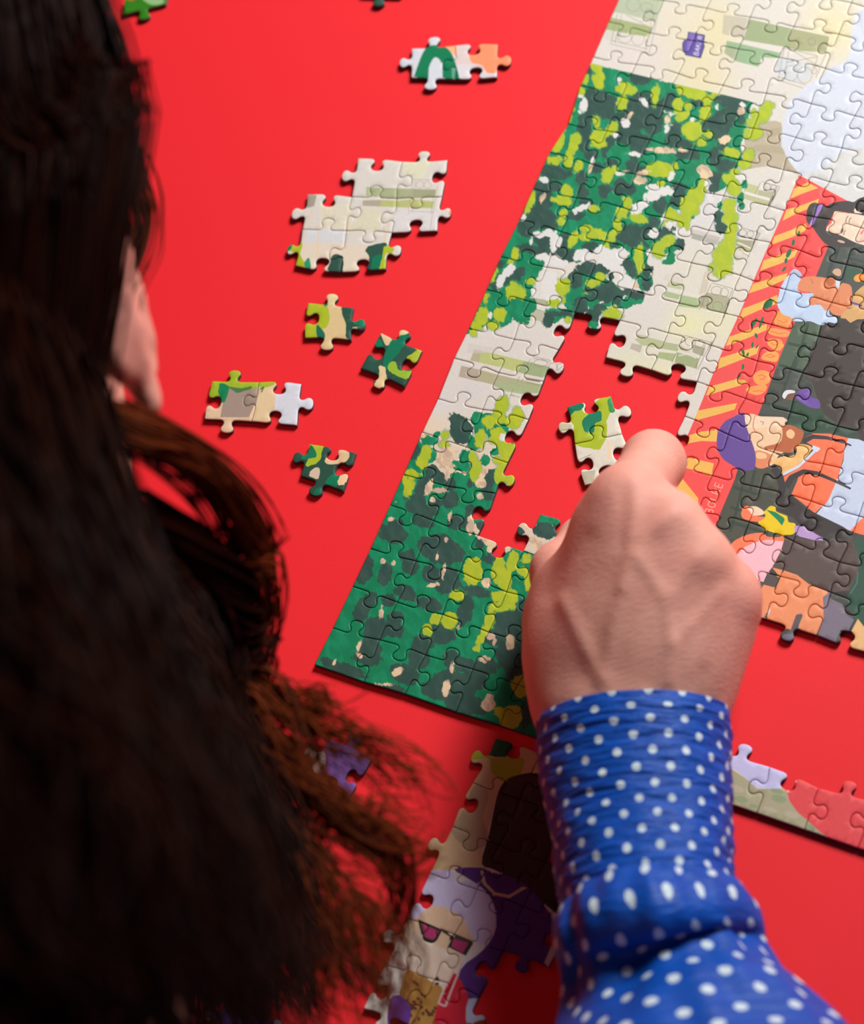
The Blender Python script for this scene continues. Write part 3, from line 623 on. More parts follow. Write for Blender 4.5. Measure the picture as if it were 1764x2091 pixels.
one = lambda p: list(p)
DABS['d'] += [(1202, 145, 9, 14, 0), (1308, 158, 20, 14, 0), (1216, 204, 34, 18, 10), (1248, 209, 16, 14, 0), (1225, 226, 26, 14, 10), (1313, 226, 34, 32, 0), (1345, 223, 12, 12, 0), (1366, 209, 13, 18, 0), (1332, 247, 18, 24, 0), (1282, 272, 24, 20, 0), (1305, 285, 22, 12, 0), (1194, 250, 11, 17, 0), (1262, 250, 16, 18, 0), (1381, 265, 12, 14, 0), (1379, 287, 17, 10, 0), (1427, 211, 12, 7, 0), (1490, 207, 30, 13, 10), (1500, 225, 22, 12, 0),
  (1194, 268, 13, 24, 0), (1193, 293, 8, 16, 0), (1208, 315, 13, 10, 0), (1133, 352, 29, 13, 10), (1186, 362, 10, 13, 0), (1133, 381, 12, 10, 0), (1104, 381, 15, 10, 0), (1111, 410, 14, 26, 10), (1099, 444, 30, 20, 0), (1128, 452, 13, 13, 0), (1244, 291, 9, 22, 25), (1303, 296, 16, 18, 0), (1279, 286, 10, 10, 0), (1290, 337, 12, 15, 0), (1252, 332, 12, 8, 0), (1216, 344, 10, 10, 0), (1189, 390, 10, 15, 0), (1196, 416, 14, 7, 0), (1175, 438, 15, 8, 0), (1266, 381, 12, 14, 0), (1286, 388, 12, 10, 0), (1232, 391, 10, 14, 20), (1347, 419, 12, 16, 10), (1074, 466, 16, 15, 0), (1111, 490, 22, 14, 0), (1155, 492, 10, 13, 0), (1145, 510, 10, 11, 0), (1165, 522, 14, 12, -30), (1204, 505, 17, 9, -15), (1289, 478, 29, 18, 0), (1255, 500, 10, 7, 0), (1322, 468, 10, 10, 0), (1346, 476, 12, 9, 0), (1336, 452, 9, 9, 0), (1298, 497, 19, 9, 10), (1320, 349, 12, 8, 0),
  (1459, 262, 24, 22, 0), (1475, 245, 22, 16, 0), (1374, 281, 12, 14, 0), (1398, 293, 20, 9, 10), (1408, 313, 10, 13, 0), (1395, 316, 10, 8, 0), (1420, 316, 9, 9, 0), (1457, 318, 9, 18, 0), (1469, 308, 8, 10, 0), (1481, 338, 18, 9, -10), (1459, 371, 10, 22, 10), (1384, 386, 14, 11, 0), (1393, 403, 13, 8, 0), (1382, 408, 14, 12, 0), (1513, 247, 9, 6, 0), (1467, 444, 7, 9, 0), (1474, 466, 13, 9, 0), (1357, 478, 19, 12, -20), (1386, 498, 10, 10, 0), (1476, 290, 9, 14, 0),
  (1090, 510, 30, 9, 10), (1150, 510, 10, 9, 0), (1059, 556, 13, 9, -20), (1049, 568, 18, 9, -25), (1012, 580, 9, 11, 0), (1022, 540, 8, 9, 0), (1199, 548, 18, 13, 0), (1175, 571, 13, 17, 0), (1161, 529, 13, 7, -20), (1120, 653, 9, 14, 10), (1146, 641, 18, 6, 10), (1185, 617, 14, 10, 0), (1185, 632, 12, 8, 0), (1232, 549, 13, 10, 0), (1242, 597, 22, 18, 0), (1282, 541, 14, 10, 10), (1295, 556, 11, 9, 30), (1322, 551, 8, 10, 0), (1319, 580, 9, 11, 0), (1275, 597, 11, 8, 0), (1207, 597, 14, 13, 0), (1249, 565, 6, 9, 0), (1302, 602, 12, 7, 0), (1210, 644, 12, 10, 0), (1225, 632, 12, 10, 0), (1260, 605, 10, 14, 0),
  (936, 860, 18, 12, 20), (928, 875, 10, 16, 0), (941, 890, 14, 14, 30), (955, 875, 10, 10, 0), (848, 921, 8, 13, 20), (884, 967, 14, 14, 0), (862, 998, 12, 24, 15), (851, 1028, 18, 18, 0), (875, 1042, 18, 12, 10), (899, 974, 9, 12, 0), (996, 986, 11, 22, 15), (964, 984, 8, 9, 0), (889, 1027, 14, 10, 0), (921, 1021, 15, 14, 0), (960, 1047, 10, 15, 20), (933, 1068, 18, 12, 0), (865, 1064, 19, 11, 10), (805, 1073, 17, 11, 0), (982, 1073, 10, 8, 0), (1001, 1013, 10, 8, 0), (835, 1010, 8, 12, 20), (918, 990, 8, 12, 20),
  (802, 1088, 26, 17, 15), (744, 1164, 14, 26, 15), (786, 1172, 12, 20, 10), (833, 1135, 15, 10, 0), (838, 1156, 15, 15, 0), (901, 1122, 40, 26, 15), (880, 1172, 15, 17, 0), (914, 1185, 22, 25, 15), (828, 1211, 20, 14, 20), (875, 1234, 22, 12, 15), (757, 1224, 13, 13, 0), (794, 1226, 14, 12, 0), (739, 1245, 14, 24, 20), (765, 1286, 20, 25, 15), (807, 1260, 15, 11, 0), (807, 1286, 20, 13, 15), (864, 1312, 20, 14, 15), (901, 1292, 26, 20, 10), (755, 1323, 20, 16, 0), (750, 1344, 24, 13, 15), (700, 1364, 44, 10, 19), (854, 1344, 18, 22, 20), (828, 1378, 28, 17, 15), (802, 1409, 20, 12, 15), (940, 1357, 28, 14, 15), (927, 1401, 40, 26, 15), (888, 1409, 28, 16, 15), (940, 1437, 30, 15, 15), (922, 1338, 14, 10, 0), (950, 1245, 13, 28, 15), (976, 1208, 22, 11, 15), (1036, 1268, 28, 18, 0), (1010, 1302, 18, 14, 0), (1047, 1297, 20, 14, 0), (1047, 1336, 30, 30, 0), (992, 1362, 22, 14, 0), (966, 1388, 24, 20, 0), (1057, 1375, 26, 18, 0), (968, 1440, 26, 16, 15), (1078, 1453, 14, 30, 20), (1116, 1084, 24, 13, 10), (1060, 1085, 9, 7, 0), (980, 1112, 7, 9, 0), (1015, 1095, 10, 7, 0), (1080, 1265, 30, 40, 0), (1000, 1140, 14, 10, 0), (1055, 1110, 10, 8, 0)]
DABS['y'] += [(1219, 136, 11, 11, 0), (1223, 165, 11, 18, 0), (1193, 163, 8, 9, 0), (1185, 186, 8, 10, 0), (1275, 180, 15, 12, 0), (1290, 184, 9, 9, 0), (1270, 211, 10, 14, 15), (1338, 194, 8, 21, 10), (1389, 182, 9, 9, 0), (1415, 188, 32, 13, 13), (1384, 218, 9, 14, 0), (1405, 218, 9, 8, 0), (1442, 226, 10, 18, 25), (1447, 202, 11, 9, 0), (1396, 236, 14, 8, -30), (1413, 266, 19, 18, 10), (1446, 273, 10, 8, 0), (1434, 289, 9, 8, 0), (1165, 228, 6, 15, 20), (1218, 248, 8, 12, 0), (1221, 280, 15, 16, 0), (1252, 260, 8, 12, 15), (1175, 286, 10, 13, 15), (1465, 185, 12, 8, 10),
  (1140, 288, 11, 22, 20), (1169, 301, 9, 18, 15), (1162, 325, 9, 17, 10), (1131, 327, 14, 9, 0), (1181, 339, 9, 13, 20), (1220, 279, 15, 9, 0), (1222, 294, 15, 8, 0), (1249, 257, 6, 10, 20), (1240, 271, 6, 9, 20), (1240, 358, 10, 17, 10), (1254, 346, 8, 8, 0), (1157, 390, 11, 12, 0), (1147, 409, 18, 9, 10), (1152, 434, 8, 9, 0), (1147, 453, 9, 8, 0), (1084, 410, 7, 15, 25), (1076, 428, 5, 8, 20), (1213, 427, 11, 7, 0), (1281, 415, 8, 12, -20), (1271, 434, 13, 9, 0), (1301, 444, 18, 10, 20), (1262, 461, 9, 11, 0), (1196, 468, 11, 7, 0), (1170, 487, 8, 19, 25), (1218, 478, 18, 11, 10), (1196, 483, 10, 8, 0), (1249, 483, 8, 15, 15), (1240, 505, 7, 8, 0), (1339, 347, 19, 14, 0), (1352, 375, 9, 8, 0), (1347, 507, 11, 13, 0), (1303, 517, 9, 18, 10),
  (1447, 274, 9, 8, 0), (1432, 291, 11, 9, 0), (1539, 250, 14, 10, 0), (1544, 271, 12, 12, 0), (1527, 273, 8, 9, 0), (1493, 312, 19, 9, 10), (1529, 317, 11, 12, 0), (1518, 337, 12, 10, 0), (1500, 351, 9, 8, 0), (1490, 364, 14, 11, 0), (1357, 347, 17, 14, 0), (1379, 337, 7, 9, 0), (1433, 383, 10, 15, 15), (1422, 398, 15, 14, 0), (1408, 422, 19, 19, 20), (1398, 446, 13, 19, 10), (1371, 438, 12, 12, 0), (1357, 458, 5, 8, 0), (1498, 388, 13, 12, 0), (1488, 422, 13, 18, 15), (1490, 446, 15, 14, 0), (1495, 465, 10, 11, 0), (1490, 485, 12, 18, 10), (1481, 512, 18, 19, 0), (1479, 530, 16, 16, 0), (1362, 492, 17, 11, -30), (1347, 514, 9, 9, 0), (1508, 521, 6, 9, 0), (1475, 527, 18, 20, 0), (1469, 556, 12, 12, 10), (1453, 543, 7, 7, 0), (1488, 552, 8, 7, 0), (1571, 215, 9, 8, 0), (1563, 228, 11, 12, 0), (1552, 240, 13, 12, 0), (1537, 232, 7, 8, 0),
  (1051, 521, 7, 13, 15), (1042, 535, 10, 6, 0), (1007, 566, 5, 15, 25), (1046, 594, 12, 18, 15), (1064, 597, 8, 11, 0), (993, 607, 7, 12, 20), (1083, 575, 8, 8, 0), (985, 646, 12, 18, 15), (1020, 643, 11, 12, 0), (1005, 665, 12, 9, 0), (971, 665, 12, 8, 15), (965, 680, 8, 8, 0), (1146, 590, 14, 18, 15), (1132, 618, 12, 8, 0), (1151, 609, 7, 9, 0), (1156, 577, 8, 6, 0), (1207, 580, 13, 8, 15), (1200, 599, 9, 3, 0), (1161, 653, 8, 6, 0), (1305, 541, 8, 16, 5), (1305, 522, 8, 8, 0), (1346, 517, 11, 9, 0), (1225, 565, 9, 7, 0), (1249, 641, 17, 9, 5), (1253, 631, 7, 7, 0),
  (909, 887, 8, 11, 0), (868, 928, 11, 18, 25), (862, 945, 11, 12, 0), (843, 967, 17, 7, 15), (906, 907, 10, 8, 0), (998, 860, 14, 12, 0), (1025, 828, 12, 18, 30), (1021, 850, 10, 18, 0), (1059, 845, 8, 13, -15), (1045, 862, 14, 13, 0), (1018, 884, 13, 12, 0), (1015, 901, 17, 8, 10), (981, 898, 9, 18, 15), (1035, 918, 17, 14, 0), (1021, 940, 18, 8, 10), (965, 935, 9, 14, 0), (972, 961, 9, 18, 15), (1021, 972, 11, 14, 0), (1045, 981, 12, 10, 0), (1027, 955, 12, 9, 0), (836, 993, 10, 19, 12), (828, 984, 6, 10, 0),
  (966, 1169, 17, 24, 0), (971, 1145, 8, 7, 0), (1018, 1161, 11, 28, 10), (1047, 1148, 12, 22, 15), (1031, 1187, 13, 20, 0), (1073, 1140, 9, 11, 0), (1068, 1166, 12, 9, 0), (1018, 1216, 16, 11, 0), (1042, 1218, 17, 13, 0), (1026, 1239, 24, 9, 0), (1081, 1187, 9, 20, 0), (932, 1216, 14, 9, 0), (916, 1268, 14, 15, 0), (890, 1265, 13, 11, 0), (872, 1286, 10, 12, 0), (997, 1271, 8, 20, 20), (982, 1302, 8, 18, 20), (971, 1325, 8, 8, 0), (1062, 1401, 16, 20, 0), (1042, 1466, 20, 24, 20), (1020, 1455, 10, 12, 0)]
DABS['w'] += [(1191, 216, 7, 15, 22), (1185, 196, 5, 4, 0), (1265, 162, 5, 7, 0), (1315, 208, 4, 10, -35), (1277, 252, 9, 7, 0), (1256, 275, 6, 6, 30), (1362, 262, 6, 12, 20), (1372, 231, 8, 3, 15), (1114, 368, 9, 5, 15), (1070, 444, 5, 5, 0), (1189, 424, 15, 6, -25), (1293, 315, 9, 4, 10), (1211, 325, 3, 5, 20), (1262, 355, 7, 4, 0), (1332, 383, 11, 7, 0), (1336, 397, 23, 11, -20), (1307, 421, 16, 8, -20), (1298, 430, 9, 5, 0), (1335, 475, 9, 9, 0), (1099, 480, 10, 6, 0), (1118, 475, 9, 7, 0), (1133, 487, 8, 14, 10), (1140, 494, 6, 13, 10), (1085, 492, 4, 6, 0), (1131, 509, 6, 8, 0), (1111, 524, 10, 6, 0), (1223, 511, 12, 8, -35), (1193, 522, 16, 11, 0), (1247, 528, 22, 17, 0), (1269, 517, 10, 8, 0), (1131, 534, 14, 7, 0),
  (1362, 261, 6, 8, 0), (1357, 391, 17, 9, 0), (1371, 359, 5, 9, 20), (1444, 376, 7, 10, 20), (1366, 461, 8, 9, 0), (1389, 472, 11, 7, 0), (1510, 361, 7, 6, 0), (1516, 214, 7, 5, 0), (1037, 553, 16, 8, -45), (1022, 575, 8, 13, 15), (1105, 526, 12, 5, 15), (1124, 531, 11, 8, 0), (1137, 537, 18, 7, 0), (1182, 519, 13, 8, -40), (1120, 578, 15, 24, 10), (1120, 604, 15, 9, 0), (1092, 599, 5, 10, 15), (1000, 645, 4, 5, 0), (1249, 533, 18, 17, 0), (1265, 550, 12, 7, 20), (1275, 572, 13, 9, 0), (1276, 580, 17, 8, 10), (1229, 617, 5, 2, -15), (1027, 891, 5, 8, 20), (1464, 215, 4, 8, 20), (1414, 244, 5, 5, 0), (1452, 404, 7, 12, 20)]
DABS['b'] += [(1362, 243, 7, 10, 20), (1286, 236, 3, 9, 30), (1325, 305, 9, 4, 0), (1349, 307, 11, 6, 0), (1312, 354, 13, 6, -10), (1306, 368, 13, 9, 0), (1108, 405, 4, 8, 20), (1206, 344, 3, 8, 20), (1272, 351, 7, 3, -15), (1364, 307, 15, 5, 5), (1479, 286, 12, 8, -20), (1435, 345, 12, 8, -20), (1442, 356, 12, 8, -25), (1512, 226, 8, 8, 30), (1298, 583, 6, 5, 0), (1392, 306, 10, 4, 10),
  (875, 996, 7, 16, 20), (899, 1001, 13, 5, 5), (913, 969, 5, 12, 10), (907, 935, 16, 14, 0), (912, 952, 13, 7, 0), (916, 918, 17, 6, 10), (982, 986, 12, 9, 0), (986, 969, 6, 11, 20), (981, 1013, 6, 6, 0), (807, 1025, 3, 4, 0), (919, 1052, 4, 11, 15), (882, 1020, 5, 5, 0), (798, 1061, 8, 5, -20), (964, 1074, 4, 9, 0), (858, 890, 14, 6, 0),
  (778, 1252, 4, 11, 0), (781, 1145, 5, 6, 20), (802, 1151, 4, 6, 30), (911, 1102, 4, 5, 0), (893, 1136, 3, 7, 10), (905, 1169, 3, 14, 10), (881, 1195, 13, 4, -10), (959, 1080, 5, 13, 0), (997, 1104, 20, 7, 15), (1000, 1122, 7, 7, 0), (992, 1190, 9, 10, 30), (733, 1318, 4, 11, 15), (812, 1372, 10, 7, -30), (786, 1398, 16, 4, 0), (922, 1367, 4, 13, 5), (911, 1406, 7, 18, 10), (935, 1281, 4, 7, 0), (1002, 1299, 8, 7, 20), (1042, 1310, 9, 16, 0), (987, 1346, 11, 6, 0), (997, 1440, 14, 12, 0), (736, 1340, 3, 3, 0), (1000, 1424, 8, 8, 0), (1090, 1105, 14, 8, 30), (1075, 1075, 6, 6, 0), (1098, 1113, 12, 9, 0), (960, 1062, 4, 8, 0), (683, 1352, 2, 4, 20), (1010, 1310, 4, 6, 30)]
DABS['g'] += [(1520, 377, 7, 9, 0), (1512, 402, 7, 11, 10), (1514, 421, 6, 8, 0), (1470, 420, 4, 6, 0), (1413, 443, 5, 6, 20), (1370, 527, 9, 13, 20), (1362, 535, 10, 6, 0), (1309, 570, 9, 10, 0), (1295, 612, 17, 10, 0), (1276, 621, 17, 9, 0), (1220, 621, 17, 16, 0), (1210, 660, 11, 10, 0), (1210, 675, 9, 7, 0), (1240, 600, 26, 24, 0), (1210, 590, 30, 34, 0), (1180, 600, 26, 40, 15), (1300, 540, 20, 32, 15), (1318, 575, 13, 20, 0), (1130, 645, 14, 14, 0), (1150, 640, 30, 9, 10),
  (1075, 650, 8, 12, 10), (1080, 622, 14, 16, 0), (1060, 640, 12, 20, 0), (875, 898, 16, 10, 10), (890, 887, 10, 6, -20), (879, 930, 14, 15, 0), (841, 945, 13, 12, 0), (975, 855, 12, 14, 20), (980, 877, 13, 17, 0), (1000, 884, 6, 8, 0), (953, 892, 12, 11, 0), (968, 905, 12, 14, 20), (943, 952, 18, 11, 10), (950, 932, 11, 12, 20), (991, 940, 10, 11, 0), (1013, 923, 12, 6, 0), (933, 978, 18, 14, 0), (936, 1003, 15, 12, 0), (1010, 971, 9, 13, 10), (810, 1002, 14, 24, 15), (906, 1044, 12, 14, 10), (950, 1017, 14, 14, 0), (993, 1029, 16, 12, 0), (797, 1054, 15, 16, 20), (817, 1029, 18, 12, 10), (940, 1047, 17, 14, 0), (870, 1010, 24, 30, 15), (900, 1030, 30, 26, 0), (1000, 995, 18, 30, 15), (1015, 840, 8, 10, 0), (996, 858, 16, 14, 0), (1020, 870, 18, 22, 0), (1035, 915, 20, 16, 0), (960, 975, 10, 16, 20), (845, 925, 16, 24, 20), (1110, 1062, 14, 10, 0), (1122, 1058, 28, 14, 10), (1145, 1060, 14, 12, 0)]
# solid leafy areas (outlines) of the two trees
LEAF_AREAS = [
    [(1195, 120), (1204, 128), (1300, 152), (1420, 181), (1480, 194), (1537, 208), (1528, 240), (1522, 270), (1512, 300), (1514, 330), (1500, 356), (1496, 372), (1462, 394), (1435, 376), (1424, 400), (1402, 412), (1392, 430), (1372, 425), (1350, 442), (1350, 480), (1392, 496), (1378, 515), (1340, 524), (1325, 508), (1300, 530), (1270, 505), (1240, 512), (1200, 520), (1180, 540), (1150, 528), (1140, 500), (1118, 520), (1110, 545), (1100, 560), (1085, 590), (1078, 620), (1050, 625), (1045, 655), (1030, 670), (1000, 660), (960, 680), (930, 690), (1000, 560), (1100, 340)],
    [(846, 910), (815, 960), (780, 1040), (670, 1250), (600, 1380), (900, 1480), (1180, 1580), (1180, 1180), (1090, 1135), (1048, 1115), (1040, 1128), (1020, 1128), (1000, 1115), (975, 1105), (962, 1075), (985, 1062), (985, 1035), (1000, 1005), (960, 985), (930, 960), (910, 985), (890, 975), (870, 960), (878, 930), (870, 905)],
]
for cl in DABS:
    DABS[cl] = np.array(DABS[cl], float)
    DABS[cl][:, 2:4] *= {'d': 1.2, 'y': 1.18, 'w': 1.08, 'b': 1.05, 'g': 1.1}[cl]


def leaf_fields(q):
    """signed distance-like fields (photograph pixels, >0 inside) of the five paints at points q (n,2)"""
    out = np.full((len(q), 5), -9.0)
    for i, cl in enumerate('gdywb'):
        D = DABS[cl]
        sel = D[(D[:, 0] > q[:, 0].min() - 60) & (D[:, 0] < q[:, 0].max() + 60) & (D[:, 1] > q[:, 1].min() - 60) & (D[:, 1] < q[:, 1].max() + 60)]
        for x, y, rx, ry, ro in sel:
            c, s = math.cos(math.radians(ro)), math.sin(math.radians(ro))
            dx, dy = q[:, 0] - x, q[:, 1] - y
            u, v = (dx * c + dy * s) / rx, (-dx * s + dy * c) / ry
            out[:, i] = np.maximum(out[:, i], (1.0 - np.sqrt(u * u + v * v)) * min(rx, ry) * 1.15)
    for A in LEAF_AREAS:
        A = np.array(A, float)
        if q[:, 0].max() < A[:, 0].min() - 10 or q[:, 0].min() > A[:, 0].max() + 10 or q[:, 1].max() < A[:, 1].min() - 10 or q[:, 1].min() > A[:, 1].max() + 10: continue
        B = np.roll(A, -1, 0); best = np.full(len(q), 1e9); ins = np.zeros(len(q), bool)
        for a, b in zip(A, B):
            e = b - a; t = np.clip(((q - a) @ e) / (e @ e), 0, 1)
            best = np.minimum(best, np.hypot(*(q - a - t[:, None] * e).T))
            cond = (a[1] > q[:, 1]) != (b[1] > q[:, 1])
            xx = a[0] + (q[:, 1] - a[1]) / (e[1] if e[1] else 1e-9) * e[0]
            ins ^= cond & (q[:, 0] < xx)
        out[:, 0] = np.maximum(out[:, 0], np.where(ins, best, -best).clip(-9, 9))
    return out.clip(-9, 9)

raw_layer(mm([(1140, 20), (1203, 128), (1300, 152), (1420, 181), (1480, 194), (1541, 209), (1545, 60)]), (0, 0, 0), -1.0)   # the tree is cropped by a straight edge here

# ------------------------------------------------------------------ materials of the pieces
k = NT('printed_cardboard')
col = k.new('ShaderNodeAttribute', attribute_name='print')
leaf = k.new('ShaderNodeAttribute', attribute_name='leaf')
leaf2 = k.new('ShaderNodeAttribute', attribute_name='leaf2')
uv = k.new('ShaderNodeUVMap', uv_map='print_uv').outputs['UV']
mp = k.new('ShaderNodeMapping'); k.t.links.new(uv, mp.inputs['Vector']); mp.inputs['Rotation'].default_value = (0, 0, 0.759); mp.inputs['Scale'].default_value = (1.35, 0.7, 1)
brush = mp.outputs['Vector']
sl = k.new('ShaderNodeSeparateColor'); k.t.links.new(leaf.outputs['Color'], sl.inputs[0])
sl2 = k.new('ShaderNodeSeparateColor'); k.t.links.new(leaf2.outputs['Color'], sl2.inputs[0])


def dab_mask(src, amp, soft, scale, seed):
    off = k.new('ShaderNodeVectorMath', operation='ADD'); k.t.links.new(brush, off.inputs[0]); off.inputs[1].default_value = (seed * 7.3, seed * 3.1, 0)
    n = k.noise(off.outputs[0], scale, 4.0, 0.62, '2D').outputs['Fac']
    n2_ = k.noise(off.outputs[0], scale * 0.36, 2.0, 0.5, '2D').outputs['Fac']
    v = k.math('ADD', src, k.math('MULTIPLY', k.math('SUBTRACT', n, 0.5), amp))
    v = k.math('ADD', v, k.math('MULTIPLY', k.math('SUBTRACT', n2_, 0.5), amp * 0.75))
    return k.ramp01(v, -soft, soft)


wet = k.noise(brush, 2.2, 3.0, 0.55, '2D').outputs['Fac']
green = k.mix(k.ramp01(wet, 0.4, 0.66), lin((0, 128, 84)), lin((10, 142, 98)))
dark = k.mix(k.ramp01(wet, 0.35, 0.7), lin((44, 78, 70)), lin((54, 88, 78)))
lime = k.mix(k.ramp01(wet, 0.35, 0.62), lin((182, 196, 40)), lin((168, 190, 44)))
base = col.outputs['Color']
mg = dab_mask(sl.outputs[0], 11.0, 0.9, 4.5, 1)
c = k.mix(mg, base, green)
c = k.mix(dab_mask(sl.outputs[1], 17.0, 1.3, 4.2, 2), c, dark)
c = k.mix(k.math('MULTIPLY', dab_mask(k.math('ADD', sl.outputs[2], 0.8), 15.0, 3.2, 4.0, 3), 0.75), c, green)
c = k.mix(dab_mask(k.math('SUBTRACT', sl.outputs[2], 0.9), 15.0, 1.6, 4.0, 3), c, lime)
tan = k.mix(k.ramp01(wet, 0.4, 0.6), lin((198, 174, 152)), lin((230, 206, 168)))
c = k.mix(dab_mask(sl2.outputs[0], 14.0, 1.1, 4.8, 4), c, lin((222, 221, 218)))
c = k.mix(dab_mask(sl2.outputs[1], 11.0, 1.2, 4.8, 5), c, tan)
c = k.mix(sl2.outputs[2], c, base)
grain = k.noise(uv, 9.0, 3.0, 0.6, '2D').outputs['Fac']
hsv = k.new('ShaderNodeHueSaturation'); k.t.links.new(c, hsv.inputs['Color'])
k.t.links.new(k.math('ADD', k.math('MULTIPLY', grain, 0.14), 0.93), hsv.inputs['Value'])
k.set(Base_Color=hsv.outputs[0], Roughness=0.5)
k.b.inputs['Specular IOR Level'].default_value = 0.3
k.bump(k.noise(uv, 30.0, 2.0, 0.5, '2D').outputs['Fac'], 0.12, 0.0001)
M_PRINT = k.m
k = NT('grey_cardboard_core')
tcx = k.new('ShaderNodeTexCoord').outputs['Object']
k.set(Base_Color=k.mix(k.noise(tcx, 900.0, 2.0).outputs['Fac'], lin((66, 58, 72)), lin((94, 86, 98))), Roughness=0.85)
M_CORE = k.m

# ------------------------------------------------------------------ jigsaw pieces
PITCH = 16.5                     # mm, mean size of a piece
KNOB = [(0, 0), (.14, -.006), (.27, -.014), (.345, -.012), (.395, .012), (.412, .06), (.392, .115), (.362, .165), (.365, .225), (.405, .268), (.465, .287), (.535, .287), (.595, .268), (.635, .225), (.638, .165), (.608, .115), (.588, .06), (.605, .012), (.655, -.012), (.73, -.014), (.86, -.006), (1, 0)]


def smooth_open(pts, n=2):
    out = []; m = len(pts)
    for i in range(m - 1):
        p0, p1, p2, p3 = (np.array(pts[min(max(i + k_, 0), m - 1)], float) for k_ in (-1, 0, 1, 2))
        for j in range(n):
            t = j / n
            out.append(0.5 * ((2 * p1) + (p2 - p0) * t + (2 * p0 - 5 * p1 + 4 * p2 - p3) * t * t + (3 * p1 - p0 - 3 * p2 + p3) * t ** 3))
    out.append(np.array(pts[-1], float))
    return out


def cut(A, B, toward, seed, plain=False):
    """cut line from A to B (mm) whose knob points along `toward`"""
    A, B = np.array(A), np.array(B); d = B - A; L = math.hypot(*d); e = d / L
    if plain: return [A + d * t for t in np.linspace(0, 1, 8)]
    n = np.array([-e[1], e[0]])
    if n @ np.array(toward) < 0: n = -n
    r = random.Random(seed)
    mid = 0.5 + r.uniform(-.045, .045); size = r.uniform(.94, 1.08) * PITCH; lean = r.uniform(-.10, .10); bow = r.uniform(-.02, .02)
    pts = []
    for t, h in KNOB:
        w = min(t, 1 - t) / 0.36
        if w < 1: u = (t if t < .5 else t - 1) ; base_t = (t / .36) * (mid - .14 * PITCH / L) if t < .5 else 1 - ((1 - t) / .36) * (1 - mid - .14 * PITCH / L)
        else: base_t = mid + (t - .5) * size / L
        pts.append(A + d * base_t + n * (h * size + bow * PITCH * math.sin(math.pi * base_t)) + e * (lean * max(h, 0) * size))
    return smooth_open(pts, 2)


def inset(P, d):
    P = np.array(P); prv = np.roll(P, 1, 0); nxt = np.roll(P, -1, 0)
    e1 = P - prv; e2 = nxt - P
    e1 /= np.linalg.norm(e1, axis=1)[:, None] + 1e-9; e2 /= np.linalg.norm(e2, axis=1)[:, None] + 1e-9
    n = np.c_[-(e1 + e2)[:, 1], (e1 + e2)[:, 0]]
    n /= np.linalg.norm(n, axis=1)[:, None] + 1e-9
    cosv = np.clip(n[:, 0] * -e1[:, 1] + n[:, 1] * e1[:, 0], .6, 1)
    return P + n * (d / cosv)[:, None]


def outline(edges):
    """closed outline (mm, counter-clockwise) from the four cut lines top, right, bottom, left"""
    P = []
    for e in edges: P += [tuple(p) for p in e[:-1]]
    Q = [P[0]]
    for p in P[1:]:
        if math.hypot(p[0] - Q[-1][0], p[1] - Q[-1][1]) > 0.12: Q.append(p)
    if math.hypot(Q[0][0] - Q[-1][0], Q[0][1] - Q[-1][1]) < 0.12: Q.pop()
    return Q if area2(Q) > 0 else Q[::-1]


